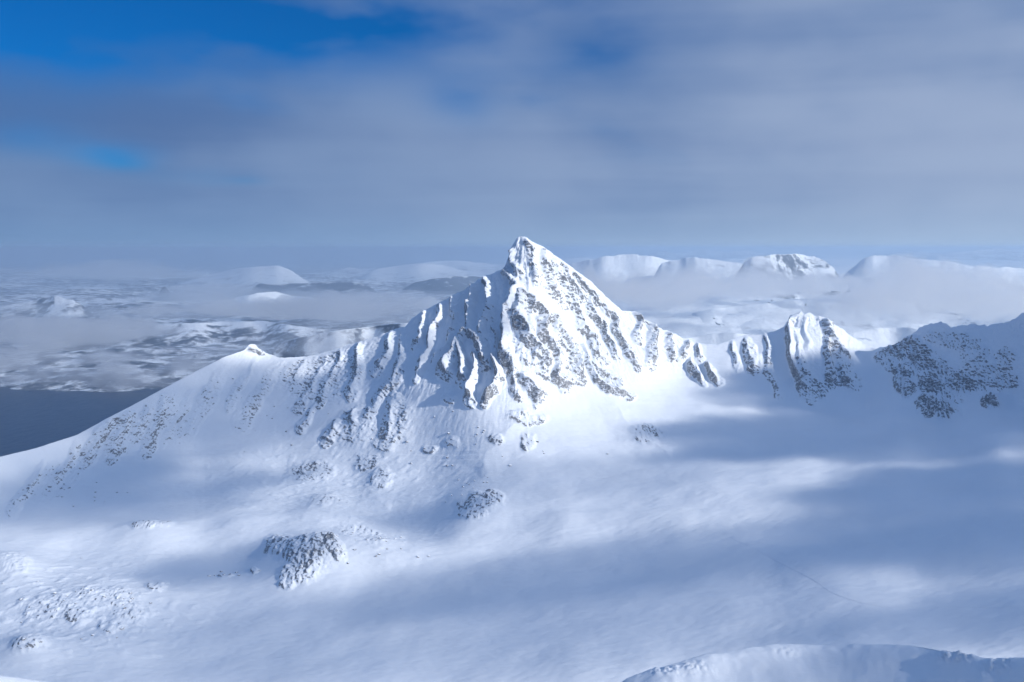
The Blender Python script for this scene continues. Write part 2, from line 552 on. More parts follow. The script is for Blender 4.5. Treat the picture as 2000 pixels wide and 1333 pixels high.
# ------------------------------------------------------------------ ribs, gullies and crags of the near mountains
# (name of mountain, points, half width px, height m, rock strength)
RIBS = [
    ('pyramid', [(953, 541), (958, 560), (964, 582), (966, 602), (957, 622), (948, 645), (942, 668)], 15, 9, .55),
    ('pyramid', [(938, 546), (930, 562), (925, 588), (921, 612), (919, 642), (915, 655)], 13, 8, .45),
    ('pyramid', [(897, 572), (890, 600), (884, 620)], 12, 5, .25),
    ('pyramid', [(836, 606), (832, 632), (826, 655), (815, 680)], 12, 6, .35),
    ('pyramid', [(862, 595), (858, 632), (850, 652), (841, 668), (841, 690), (825, 718), (811, 740)], 13, 7, .5),
    ('pyramid', [(893, 615), (885, 648), (873, 680), (852, 705), (840, 722)], 10, 5, .35),
    ('pyramid', [(897, 674), (890, 695), (880, 714), (868, 735)], 20, 10, .8),
    ('pyramid', [(897, 674), (905, 705), (911, 730), (901, 752)], 18, 9, .8),
    ('pyramid', [(903, 668), (918, 655), (936, 664), (944, 690), (949, 714)], 16, 8, .85),
    ('pyramid', [(927, 696), (936, 716), (930, 740), (921, 760), (916, 788)], 14, 10, .75),
    ('pyramid', [(966, 698), (973, 722), (978, 745), (970, 762), (951, 776), (944, 785)], 15, 11, .8),
    ('pyramid', [(966, 638), (970, 668), (972, 692)], 7, 4, .5),
    ('pyramid', [(1014, 572), (1001, 600), (994, 630), (990, 660), (989, 690), (993, 712), (1001, 732)], 17, 12, .75),
    ('pyramid', [(1018, 578), (1012, 630), (1030, 660), (1050, 690), (1068, 730)], 20, 12, .6),
    ('pyramid', [(1022, 575), (1046, 605), (1052, 625), (1057, 650), (1066, 682), (1079, 712), (1084, 738), (1102, 758)], 17, 12, .72),
    ('pyramid', [(1055, 612), (1072, 625), (1096, 652), (1111, 682), (1125, 720), (1132, 748)], 17, 9, .62),
    ('pyramid', [(1056, 493), (1066, 535), (1075, 568), (1086, 582), (1098, 600)], 15, 8, .5),
    ('pyramid', [(1077, 508), (1094, 556), (1108, 585), (1121, 620), (1155, 675), (1184, 708)], 15, 9, .55),
    ('pyramid', [(1095, 515), (1115, 558), (1131, 583)], 12, 6, .5),
    ('pyramid', [(1124, 540), (1146, 569), (1166, 592)], 11, 6, .62),
    ('pyramid', [(1144, 580), (1152, 612), (1173, 645), (1190, 675), (1207, 702)], 13, 8, .5),
    ('pyramid', [(1170, 592), (1189, 623), (1205, 650), (1221, 682), (1247, 722)], 13, 8, .52),
    ('pyramid', [(1134, 684), (1149, 715), (1166, 745), (1200, 762), (1232, 776)], 14, 7, .55),
    ('pyramid', [(1148, 700), (1175, 728), (1205, 745), (1218, 768)], 11, 5, .45),
    ('pyramid', [(1012, 735), (1032, 752), (1052, 782)], 22, 8, .6),
    ('pyramid', [(996, 735), (1004, 760), (1014, 782)], 11, 6, .5),
    ('pyramid', [(1022, 468), (1030, 497), (1038, 531), (1046, 552)], 12, 6, .5),
    ('pyramid', [(1001, 486), (1008, 513), (1012, 542)], 9, 6, .4),
    ('pyramid', [(985, 528), (1000, 545), (1010, 560), (1018, 576)], 13, 8, .4),
    ('pyramid', [(1005, 582), (1024, 590), (1034, 606)], 13, 4, .85),
    ('pyramid', [(1236, 611), (1250, 634), (1244, 655), (1248, 668)], 13, 7, .4),
    ('pyramid', [(1264, 630), (1278, 655), (1270, 676), (1274, 714)], 15, 9, .5),
    ('pyramid', [(1304, 650), (1304, 677), (1312, 702)], 13, 8, .42),
    ('pyramid', [(1338, 664), (1334, 688), (1331, 706)], 11, 7, .4),
    ('pyramid', [(1362, 673), (1368, 702)], 11, 6, .35),
    ('pyramid', [(1348, 708), (1356, 736), (1372, 750)], 13, 9, .6),
    ('pyramid', [(1380, 712), (1392, 730), (1404, 748)], 12, 9, .6),
    # second peak
    ('horn', [(1551, 614), (1543, 640), (1543, 680), (1547, 706), (1553, 732), (1563, 757), (1585, 787)], 15, 12, .68),
    ('horn', [(1549, 640), (1556, 668), (1563, 698), (1570, 718), (1579, 735)], 13, 5, .45),
    ('horn', [(1572, 616), (1570, 650), (1576, 690)], 9, 3, .12),
    ('horn', [(1602, 622), (1616, 640), (1621, 660), (1641, 688), (1657, 714)], 16, 12, .45),
    ('horn', [(1612, 660), (1616, 690), (1623, 720), (1618, 748)], 14, 9, .7),
    ('horn', [(1636, 712), (1645, 730), (1656, 752)], 14, 9, .75),
    ('horn', [(1498, 655), (1504, 682), (1502, 725), (1515, 747), (1520, 774)], 12, 3, .42),
    ('horn', [(1462, 672), (1468, 700), (1474, 722)], 18, 6, .6),
    ('horn', [(1430, 668), (1438, 695), (1442, 715)], 11, 4, .4),
    # left ridge
    ('left', [(707, 672), (700, 714), (699, 750), (686, 773)], 14, 9, .5),
    ('left', [(764, 650), (759, 683), (745, 708), (735, 728)], 13, 7, .42),
    ('left', [(789, 660), (783, 725), (757, 763), (728, 805), (710, 830)], 13, 6, .42),
    ('left', [(697, 805), (690, 828)], 11, 5, .5),
    ('left', [(774, 780), (766, 830), (752, 868)], 20, 6, .42),
    ('left', [(658, 825), (638, 864)], 12, 5, .55),
    ('left', [(672, 690), (648, 735), (622, 790)], 10, 4, .42),
    ('left', [(640, 700), (605, 760), (585, 800)], 10, 3, .40),
    ('left', [(600, 705), (570, 760)], 10, 3, .36),
    ('left', [(612, 795), (588, 840)], 11, 4, .5),
    ('left', [(486, 676), (494, 680), (510, 692)], 7, 4, .75),
    ('left', [(545, 712), (505, 770), (470, 830)], 17, 2.2, .29),
    ('left', [(500, 705), (455, 775), (448, 800)], 9, 2.0, .24),
    ('left', [(440, 722), (398, 790), (352, 862)], 20, 2.0, .26),
    ('left', [(375, 765), (335, 840), (318, 868)], 9, 2.0, .27),
    ('left', [(320, 778), (300, 830), (283, 890)], 14, 4, .52),
    ('left', [(290, 800), (262, 850)], 14, 5, .55),
    ('left', [(255, 815), (232, 850), (215, 890)], 18, 6, .62),
    ('left', [(205, 825), (185, 870), (160, 905)], 16, 5, .5),
    ('left', [(150, 870), (130, 910), (95, 950)], 12, 3, .38),
    ('left', [(80, 910), (50, 960), (25, 1000)], 12, 3, .30),
    # broad gentle snow ribs on the lower apron
    ('apron', [(1020, 805), (960, 880), (930, 930)], 40, 5, .0),
    ('apron', [(800, 800), (760, 880), (720, 960), (700, 990)], 45, 7, .0),
    ('apron', [(1200, 800), (1260, 860), (1320, 900)], 40, 5, .0),
]
# crags: (mountain, cx, cy, rx, ry, slant, strength, relief m)
BLOBS = [
    ('wall', 1762, 680, 34, 20, -.5, .85, 5), ('wall', 1798, 692, 22, 16, 0, .88, 5), ('wall', 1772, 722, 36, 16, .3, .72, 5), ('wall', 1812, 716, 26, 18, 0, .75, 5),
    ('wall', 1766, 755, 22, 22, .4, .7, 5), ('wall', 1825, 755, 34, 22, .2, .85, 6), ('wall', 1880, 752, 40, 20, .5, .8, 6), ('wall', 1812, 795, 26, 22, .3, .78, 6),
    ('wall', 1842, 800, 26, 18, .3, .68, 5), ('wall', 1935, 785, 20, 14, -.2, .9, 5), ('wall', 1962, 748, 32, 20, -.6, .6, 4), ('wall', 1905, 690, 34, 20, .2, .38, 3),
    ('wall', 1965, 700, 24, 24, 0, .42, 3), ('wall', 1730, 705, 22, 14, .4, .55, 4),
    ('wall', 1835, 742, 62, 50, .5, .55, 5), ('wall', 1930, 735, 60, 40, .2, .42, 4), ('wall', 1860, 665, 60, 18, .2, .34, 3),
    ('wall', 2080, 720, 60, 50, .2, .7, 6), ('wall', 2180, 660, 60, 60, .2, .7, 6),
    ('horn', 1590, 762, 24, 20, .5, .62, 5), ('horn', 1560, 728, 20, 12, .6, .72, 4), ('horn', 1635, 735, 24, 18, .3, .6, 4), ('horn', 1666, 745, 16, 22, .2, .45, 3), ('horn', 1475, 710, 20, 16, .2, .5, 4),
    ('pyramid', 1094, 690, 26, 40, .55, .62, 5), ('pyramid', 1120, 725, 16, 24, .5, .72, 5), ('pyramid', 1030, 690, 26, 34, .4, .66, 5),
    ('pyramid', 895, 722, 24, 26, -.2, .80, 6), ('pyramid', 1104, 745, 22, 14, .5, .7, 5), ('pyramid', 1045, 765, 30, 18, .4, .6, 5), ('pyramid', 1060, 730, 16, 10, .5, .7, 4),
    ('pyramid', 1046, 545, 14, 12, .3, .6, 3), ('pyramid', 1150, 575, 18, 10, .8, .6, 3),
    ('pyramid', 1018, 815, 34, 12, .3, .50, 3), ('pyramid', 1048, 818, 24, 10, .3, .52, 3), ('pyramid', 880, 780, 14, 10, 0, .5, 3),
    ('left', 700, 830, 50, 40, -.5, .36, 2), ('left', 640, 740, 70, 50, -.5, .42, 2), ('left', 580, 730, 40, 30, -.5, .34, 2), ('left', 770, 830, 30, 44, -.3, .42, 2.5),
    ('left', 235, 850, 50, 40, -.3, .42, 3), ('left', 320, 815, 24, 40, -.5, .40, 2), ('left', 110, 940, 50, 45, -.6, .30, 1.5),
    ('knoll', 545, 1080, 30, 26, .2, .55, 3), ('knoll', 600, 1108, 46, 34, .2, .66, 5), ('knoll', 646, 1100, 22, 22, .4, .72, 5), ('knoll', 585, 1140, 40, 18, 0, .55, 3), ('knoll', 560, 1158, 16, 8, 0, .5, 2),
    ('apron', 940, 990, 40, 20, -.3, .60, 4), ('apron', 966, 982, 18, 18, .3, .6, 3), ('apron', 925, 1010, 26, 12, -.1, .6, 3),
    ('apron', 610, 920, 46, 22, -.4, .45, 3), ('apron', 715, 905, 26, 18, .1, .48, 3), ('apron', 750, 938, 18, 22, -.2, .48, 3), ('apron', 840, 878, 12, 10, 0, .5, 3), ('apron', 966, 860, 16, 10, 0, .5, 3), ('apron', 1030, 862, 14, 20, 0, .5, 3),
    ('apron', 1270, 845, 34, 12, .5, .42, 2.5), ('apron', 1262, 860, 22, 10, .5, .40, 2), ('apron', 880, 862, 16, 10, 0, .4, 2),
    ('apron', 300, 1035, 40, 12, -.3, .40, 2), ('apron', 720, 1060, 60, 30, .2, .30, 1.5), ('apron', 640, 985, 40, 10, 0, .32, 1.5),
    ('hummock', 200, 1175, 70, 24, -.2, 0.26, 2), ('hummock', 100, 1200, 60, 28, -.2, 0.26, 2), ('hummock', 150, 1215, 26, 12, 0, 0.33, 3), ('hummock', 250, 1205, 40, 22, 0, 0.26, 2),
    ('hummock', 60, 1270, 34, 20, -.2, 0.36, 4), ('hummock', 215, 1232, 24, 10, 0, 0.30, 2.5), ('hummock', 20, 1110, 40, 26, 0, 0.25, 3), ('hummock', 305, 1150, 20, 12, 0, 0.36, 3), ('hummock', 440, 1125, 16, 6, 0, 0.40, 2), ('hummock', 495, 1124, 10, 6, 0, 0.43, 2),
]

fpx = PXA.ravel(); fpy = PYA.ravel(); isb = ISB.ravel()
bx, by, bz = [BASE[..., i].ravel() for i in range(3)]
# domain warp keeps the outlines natural
wx = fbm2(fpx / 46, fpy / 46, 3, 0.55, 5) * 7.0
wy = fbm2(fpx / 46 + 31, fpy / 46 - 7, 3, 0.55, 9) * 7.0
qx = fpx + wx; qy = fpy + wy

rib_h = np.zeros(fpx.size, np.float32)
mask = np.zeros(fpx.size, np.float32)
owner = np.full(fpx.size, -1, np.int32)
OWN = []         # owner id -> mountain key


def poly_dist(ax, ay, pts):
    best = np.full(ax.shape, 1e9, np.float32); tt = np.zeros(ax.shape, np.float32)
    L = [0.0]
    for (x0, y0), (x1, y1) in zip(pts[:-1], pts[1:]):
        L.append(L[-1] + math.hypot(x1 - x0, y1 - y0))
    for i, ((x0, y0), (x1, y1)) in enumerate(zip(pts[:-1], pts[1:])):
        vx, vy = x1 - x0, y1 - y0
        l2 = vx * vx + vy * vy
        t = np.clip(((ax - x0) * vx + (ay - y0) * vy) / l2, 0, 1)
        d = np.hypot(ax - x0 - t * vx, ay - y0 - t * vy)
        m = d < best
        best = np.where(m, d, best)
        tt = np.where(m, (L[i] + t * math.sqrt(l2)) / L[-1], tt)
    return best, tt


for key, pts, hw, amp, rk in RIBS:
    hw = hw * {'pyramid': 0.72, 'horn': 0.8}.get(key, 1.0)
    xs = [p[0] for p in pts]; ys = [p[1] for p in pts]
    pad = hw * 2.2 + 16
    idx = np.nonzero((fpx > min(xs) - pad) & (fpx < max(xs) + pad) & (fpy > min(ys) - pad) & (fpy < max(ys) + pad) & ~isb)[0]
    d, t = poly_dist(qx[idx], qy[idx], pts)
    taper = sstep(t, -0.25, 0.2) * (1 - 0.75 * sstep(t, 0.82, 1.0))
    wv = hw * (0.7 + 0.5 * t) * 1.1
    prof = np.clip(1 - d / wv, 0, 1)
    lf = {'pyramid': 1.0 if pts[-1][0] < 1005 else 0.78, 'left': 0.5, 'horn': 0.62, 'apron': 0.3}.get(key, 1.0)
    h = 1.6 * lf * amp * prof * (0.75 + 0.25 * prof) * taper
    rib_h[idx] = np.maximum(rib_h[idx], h) + 0.25 * np.minimum(rib_h[idx], h)
    if rk > 0:
        mk = rk * sstep(1.12 - d / (hw * (0.8 + 0.35 * t)), 0.0, 0.45) * (0.6 + 0.4 * sstep(t, 0, 0.35))
        oid = len(OWN); OWN.append(key)
        up = mk > mask[idx]
        owner[idx[up]] = oid
        mask[idx] = np.maximum(mask[idx], mk)

blob_rel = np.zeros(fpx.size, np.float32)
for key, cx, cy, rx, ry, sl, st, rel in BLOBS:
    idx = np.nonzero((np.abs(fpx - cx) < rx * 2.2 + ry * 1.2 + 20) & (np.abs(fpy - cy) < ry * 2.2 + 20) & ~isb)[0]
    v = (qy[idx] - cy) / ry
    u = (qx[idx] - cx - sl * (qy[idx] - cy)) / rx
    r = np.sqrt(u * u + v * v)
    if key == 'pyramid' and cy < 800:
        st = st * 0.72
    mk = st * sstep(1.35 - r, 0.0, 0.7)
    oid = len(OWN); OWN.append(key)
    up = mk > mask[idx]
    owner[idx[up]] = oid
    mask[idx] = np.maximum(mask[idx], mk)
    blob_rel[idx] = np.maximum(blob_rel[idx], rel * sstep(1.3 - r, 0, 0.8))

mask = np.where((fpx > 1705) | ((fpy > 1035) & (fpx > 500) & (fpx < 680)), mask * 1.08, np.minimum(mask, 0.50 + 0.45 * np.clip(mask - 0.5, 0, 1)))
spr = np.exp(-(((fpx - 1010) / 190) ** 2 + ((fpy - 680) / 105) ** 2)) * 0.16
spr = np.where(isb, 0, spr * sstep(fbm2(fpx / 40, fpy / 60, 3, 0.5, 15), -0.25, 0.35))
mask = np.maximum(mask, spr).astype(np.float32)
# across-slope coordinate: the fall lines fan out below the pyramid
th = np.arctan2(fpx - 1020, fpy - 330)
fan = np.where(np.abs(th) < 0.66, th * 520, np.sign(th) * (0.66 * 520) + (np.abs(fpx - 1020) - np.tan(0.66) * (fpy - 330)) * 1.0 * np.sign(th))
wr = sstep(fpx, 1400, 1480)
acr = fan * (1 - wr) + (fpx * 1.0) * wr
aln = fpy
steep = np.clip(1 - N0[..., 2].ravel(), 0, 1)
wall = sstep(steep, 0.12, 0.32)               # 0 on the snowfield, 1 on the faces
rough = np.clip(mask * 1.25, 0, 1) * np.where(fpx > 1705, 1.45, np.interp(fpy, [780, 860, 1020, 1050], [1.0, 0.6, 0.6, 0.95]))
rough_wide = rough

disp = rib_h + blob_rel * 0.4
# medium fluting of the faces
fl = ridged2(acr / 26, aln / 120, 3, 0.55, 21)
fl2 = ridged2(acr / 11, aln / 42, 3, 0.55, 33)
fl3 = ridged2(acr / 5.2, aln / 24, 2, 0.55, 37)
upper = sstep(1 - (fpy - 610) / 205.0, 0, 0.7)
wl2 = np.interp(fpx, [250, 420, 560, 720, 1400, 1480, 1700, 1760], [0.12, 0.2, 0.35, 1.0, 1.0, 0.6, 0.5, 0.3])
wl = np.interp(fpx, [420, 560, 720, 800, 1400, 1480, 1700, 1760], [0.0, 0.12, 0.6, 1.0, 1.0, 0.45, 0.4, 0.15])
disp += wall * (wl * fl * 2.8 * upper + wl2 * (fl2 * 1.9 * (0.2 + 0.8 * upper) + fl3 * 1.2 * upper))
# crags: blocky relief in metres, in world space
cr1 = 1 - 2 * np.abs(pn3(bx / 15, by / 15, bz / 22, 41))
cr2 = 1 - 2 * np.abs(pn3(bx / 8.5, by / 8.5, bz / 6.2, 42))
cr3 = pn3(bx / 4.3, by / 4.3, bz / 3.4, 43)
cr4 = pn3(bx / 2.5, by / 2.5, bz / 2.0, 44)
crf = ridged2(acr / 7.5, aln / 26, 3, 0.55, 45)
micro = wall * upper * np.interp(fpx, [500, 700, 1700, 1760], [0.15, 1, 1, 0.6])
disp += micro * (cr2 * 0.7 + cr3 * 0.75 + cr4 * 0.5)
disp += rough * (cr1 * 1.2 + crf * 1.8 + cr2 * 1.2 + cr3 * 1.3 + cr4 * 0.9)
# soft drifts and swells of the snowfield
sn = (1 - wall)
disp += sn * (fbm2(bx / 120, by / 120, 3, 0.5, 51) * 2.4 + ridged2((bx * 0.8 + by * 0.25) / 60, (by - 0.3 * bx) / 22, 3, 0.5, 52) * 0.35)
disp += 0.18 * pn2(bx / 9, by / 5, 53)
# little snow-plastered humps low on the left, and on the aprons
hz = np.exp(-(((fpx - 150) / 190) ** 2 + ((fpy - 1200) / 90) ** 2)) + 0.5 * np.exp(-(((fpx - 640) / 300) ** 2 + ((fpy - 940) / 90) ** 2)) + 0.4 * np.exp(-(((fpx - 720) / 110) ** 2 + ((fpy - 1080) / 45) ** 2))
hn = np.clip(pn2(bx / 14, by / 11, 61) - 0.12, 0, 1) * 5.5 + np.clip(pn2(bx / 6, by / 5, 62) - 0.2, 0, 1) * 2.2
disp += hz * hn * 0.6
disp = disp.astype(np.float32)
# broad mounds: knoll, swells of the basin (px, py, rx, ry, metres)
lift = np.zeros(fpx.size)
for cx, cy, rx, ry, a in [(600, 1095, 95, 60, 17), (725, 1088, 125, 42, 15), (800, 1010, 75, 34, -9), (460, 1085, 80, 34, -7), (520, 1015, 130, 22, 6), (300, 1040, 75, 26, 12), (170, 1075, 110, 28, -6), (640, 985, 60, 40, 6), (10, 1110, 70, 34, 12), (50, 1270, 60, 30, 9), (160, 1190, 190, 60, 6),
                          (1520, 960, 330, 24, 5), (1250, 1010, 260, 22, 4), (1560, 1080, 380, 30, 4), (1480, 1180, 360, 30, 4), (940, 985, 70, 40, 7), (1850, 1130, 160, 60, -4)]:
    u = (fpx - cx) / rx; v = (fpy - cy) / ry
    v = np.where(v < 0, v * 1.5, v * 0.8)
    lift += a * np.exp(-(u * u + v * v))
lift[isb] = 0

edge = np.concatenate([np.full(NBACK, 0.0), sstep(np.arange(NROW), 0, 14)])[:, None] * np.ones((1, NCOL))
edge_f = edge.ravel()
disp_b = (fbm2(bx / 90, by / 90, 4, 0.5, 81) * 12) * np.clip(np.concatenate([np.linspace(1, 0, NBACK), np.zeros(NROW)])[:, None] * np.ones((1, NCOL)), 0, 1).ravel()
disp = disp * (0.30 + 0.70 * edge_f)
disp[isb] = 0
P = BASE.reshape(-1, 3) + N0.reshape(-1, 3) * disp[:, None]
P[:, 2] += lift + disp_b
# the back of the crest follows the displaced front edge
off = (P.reshape(NR, NCOL, 3)[NBACK] - BASE[NBACK])
fade = np.exp(-back[::-1] / 30.0)[:, None, None]
PG = P.reshape(NR, NCOL, 3)
PG[:NBACK] += off[None] * fade
N1 = grid_normals(PG)
if N1[-10, 700, 2] < 0:
    N1 = -N1
nz = N1[..., 2].ravel(); nx = N1[..., 0].ravel()
# bare rock: the steepest bits of the crags, more of it on the lee (left) sides


def box(a2, r):
    """box mean over (2r+1)^2 grid cells"""
    for ax in (0, 1):
        p = np.pad(a2, [(r + 1, r) if i == ax else (0, 0) for i in (0, 1)], 'edge')
        c = np.cumsum(p, axis=ax)
        n = a2.shape[ax]
        a2 = (np.take(c, np.arange(n) + 2 * r + 1, ax) - np.take(c, np.arange(n), ax)) / (2 * r + 1)
    return a2


score = (1 - nz) * 1.0 - nx * 0.30 + pn3(bx / 5, by / 5, bz / 4, 91) * 0.10
sg = score.reshape(NR, NCOL).astype(np.float64)
mu = box(sg, 14)
sd = np.sqrt(np.maximum(box(sg * sg, 14) - mu * mu, 1e-5)) + 0.03
zs = ((sg - mu) / sd).ravel() + pn3(bx / 26, by / 26, bz / 18, 92) * 1.1 + pn3(bx / 3, by / 3, bz / 2.4, 93) * 0.5 + ridged2(acr / 6.5, aln / 26, 2, 0.5, 95) * 0.7
thr = 1.70 - 2.25 * mask
rock = sstep(zs - thr, -0.45, 0.75) * sstep(mask, 0.10, 0.30)
rock[isb] = np.clip(score[isb] - 0.6, 0, 1)
print('near terrain', time.time() - T0, 'rock share', float(rock.mean()))

# ------------------------------------------------------------------ split the near ground into its mountains, crags and snowfield
REG_POLY = {
    'knoll': [(490, 1185), (500, 1045), (570, 1028), (700, 1032), (780, 1060), (838, 1110), (820, 1130), (665, 1165), (580, 1190)],
    'pyramid': [(792, 300), (1420, 300), (1415, 700), (1440, 775), (1330, 800), (1180, 825), (1080, 838), (960, 838), (880, 810), (800, 775), (788, 700)],
    'horn': [(1420, 300), (1706, 300), (1700, 700), (1690, 780), (1600, 805), (1510, 795), (1440, 775), (1415, 700)],
    'wall': [(1706, 300), (2400, 300), (2400, 840), (1980, 830), (1820, 838), (1760, 800), (1690, 780), (1700, 700)],
    'left': [(-400, 300), (792, 300), (788, 700), (800, 775), (770, 880), (700, 905), (560, 900), (420, 960), (250, 1005), (100, 1020), (-400, 1130)],
}
faces = grid_faces(NR, NCOL)
fc = faces[:, 0]
rpx = qx[fc]; rpy = qy[fc]
keys = ['ground', 'left', 'pyramid', 'horn', 'wall', 'knoll']
reg = np.zeros(len(faces), np.int32)
for kx in keys[1:]:
    m = in_poly(rpx, np.where(isb[fc], 400.0, rpy), REG_POLY[kx])
    reg[m] = keys.index(kx)
crag = np.where((mask[fc] > 0.33) & (owner[fc] >= 0) & ~isb[fc], owner[fc], -1)
N1f = N1.reshape(-1, 3)
Pf = PG.reshape(-1, 3)


def sub_mesh(name, sel, parent=None, mat=MAT_SNOW):
    fs = faces[sel]
    u, inv = np.unique(fs, return_inverse=True)
    return mesh_np(name, Pf[u], inv.reshape(fs.shape), mat, parent, N1f[u], {'rock': rock[u]})


MTN = {
    'ground': ('snowfield', 'broad smooth snowfield filling the basin below the pyramid peak', 'snowfield'),
    'left': ('mountain_ridge', 'long snow ridge running down left from the pyramid peak to the fjord', 'ridge'),
    'pyramid': ('mountain_peak', 'tall sharp snow-plastered pyramid peak with rock ribs at the centre', 'mountain'),
    'horn': ('mountain_peak', 'smaller blunt horn with a sunlit right side, right of the pyramid peak', 'mountain'),
    'wall': ('mountain_ridge', 'shaded craggy headwall at the right edge behind the basin', 'ridge'),
    'knoll': ('rocky_knoll', 'low rocky snow knoll standing in the snowfield at lower left', 'knoll'),
}
ROOTS = {}
for kx in keys:
    nm, lb, ct = MTN[kx]
    o = sub_mesh(nm, (reg == keys.index(kx)) & (crag < 0))
    tag(o, lb, ct, kind='structure')
    ROOTS[kx] = o
for oid, key in enumerate(OWN):
    sel = crag == oid
    if sel.sum() < 12:
        continue
    # a crag belongs to the mountain most of its faces stand on
    home = keys[np.bincount(reg[sel], minlength=len(keys)).argmax()]
    nm = 'rock_rib' if oid < len([r for r in RIBS if r[4] > 0]) else 'rock_outcrop'
    sub_mesh(nm, sel, ROOTS[home])
print('near split', time.time() - T0)

# ------------------------------------------------------------------ foreground crests close to the camera
def crest_patch(name, crest, d0, drop_px, nrow, ncol, label, cat, seed, front_tilt, mat=MAT_NEARSNOW, amp=1.0, cornice=None):
    """a near ridge: crest in pixels at distance d0(px), face falling towards the camera, back falling away"""
    xs = np.array([c[0] for c in crest], float); ys = np.array([c[1] for c in crest], float); ds = np.array([c[2] for c in crest], float)
    px = np.linspace(xs[0], xs[-1], ncol)
    py = np.interp(px, xs, ys); d = np.interp(px, xs, ds)
    kw = 2 * (ncol // 22) + 1
    kk = np.hanning(kw + 2)[1:-1]; kk /= kk.sum()
    py = np.convolve(np.pad(py, kw // 2, 'edge'), kk, 'valid')
    d = np.convolve(np.pad(d, kw // 2, 'edge'), kk, 'valid')
    x, y, z = unproj(px, py, d)
    rows = []
    nb = nrow // 3
    for i in range(nb):
        q = (1 - i / nb) ** 1.6 * 230.0
        s = (y + q) / y
        rows.append(np.stack([x * s, y + q, z - q * 0.50 - 8 * (1 - np.exp(-q / 20))], 1))
    rows.append(np.stack([x, y, z], 1))
    for i in range(1, nrow - nb):
        q = (i / (nrow - nb - 1)) ** 1.3 * drop_px
        tilt = front_tilt(px) if callable(front_tilt) else front_tilt
        rows.append(np.stack([x * (1 - q / y * 0.4), y - q, z - q * tilt * (1 - np.exp(-q / 9)) - q * q * 0.0012], 1))
    G = np.array(rows)
    N = grid_normals(G)
    if N[nrow // 2, ncol // 2, 2] < 0: N = -N
    gx, gy, gz = G[..., 0], G[..., 1], G[..., 2]
    h = fbm2(gx / 26, gy / 26, 4, 0.5, seed) * 1.3 * amp + ridged2((gx + gy * .5) / 14, (gy - gx * .5) / 5, 3, 0.5, seed + 3) * 0.13 * amp + pn2(gx / 2.2, gy / 1.4, seed + 6) * 0.07 * amp
    rk = np.zeros_like(h)
    for cx, cy, rx, ry, st in (cornice or []):
        ppx, ppy = proj(gx, gy, gz)
        r = np.hypot((ppx - cx) / rx, (ppy - cy) / ry)
        mkk = sstep(1.3 - r, 0, 0.8) * st
        h = h + mkk * (np.abs(pn2(gx / 3.2, gy / 2.2, seed + 11)) * 2.2 + pn2(gx / 1.1, gy / 0.9, seed + 12) * 0.6)
        rk = np.maximum(rk, mkk)
    G = G + N * h[..., None]
    N = grid_normals(G)
    if N[nrow // 2, ncol // 2, 2] < 0: N = -N
    rock_a = sstep((1 - N[..., 2]) + pn2(gx / 1.6, gy / 1.2, seed + 20) * 0.35 - 0.62, 0, 0.25) * rk
    o = mesh_np(name, G.reshape(-1, 3), grid_faces(*G.shape[:2]), mat, None, None, {'rock': rock_a.ravel()})
    tag(o, label, cat, kind='structure')
    return o


crest_patch('foreground_crest',
            [(1120, 1395, 330), (1200, 1336, 330), (1290, 1303, 332), (1380, 1282, 336), (1450, 1268, 340), (1520, 1257, 344), (1570, 1257, 346), (1630, 1263, 344),
             (1690, 1259, 340), (1770, 1257, 334), (1820, 1264, 328), (1860, 1272, 322), (1905, 1277, 316), (1950, 1290, 312), (2000, 1286, 306), (2100, 1300, 300), (2260, 1330, 290)],
            None, 190.0, 210, 620, 'rounded snow crest with a small cornice in the lower right corner', 'snow crest', 301,
            lambda px: 0.50 + 0.28 * np.clip((px - 1560) / 250, -1, 1), amp=0.8,
            cornice=[(1860, 1280, 40, 12, .8), (1950, 1298, 34, 16, .5), (1535, 1272, 26, 8, .5), (1330, 1312, 70, 12, .45), (1360, 1300, 30, 8, .4)])
crest_patch('foreground_crest', [(-260, 1225, 190), (-100, 1285, 192), (-20, 1316, 194), (30, 1324, 194), (80, 1333, 194), (160, 1352, 192), (300, 1400, 188)],
            None, 120.0, 90, 160, 'small bright snow crest cut off by the lower left corner', 'snow crest', 351, 0.6, amp=0.5)

# ------------------------------------------------------------------ the sea and the far land
def sea_material():
    m = bpy.data.materials.new('fjord_water')
    m.use_nodes = True
    nt = NT(m.node_tree)
    b = principled(nt, Roughness=0.34)
    b.inputs['Base Color'].default_value = (0.004, 0.026, 0.070, 1)
    b.inputs['IOR'].default_value = 1.33
    geo = nt.n('ShaderNodeNewGeometry')
    n = nt.noise(nt.mapping(geo.outputs['Position'], (1, 0.4, 1), rot=(0, 0, R(20))), 0.02, 6.0, 0.65)
    bp = nt.n('ShaderNodeBump', inp={'Strength': 0.9, 'Distance': 9.0})
    nt.l(n, bp.inputs['Height'])
    nt.l(bp.outputs[0], b.inputs['Normal'])
    return m


S = 160000.0
sea = mesh_np('sea', np.array([[-S, -S, 0], [S, -S, 0], [S, S, 0], [-S, S, 0]], float), np.array([[0, 1, 2, 3]]), sea_material(), smooth=False)
tag(sea, 'dark blue fjord water beyond the left ridge', 'water', kind='structure')

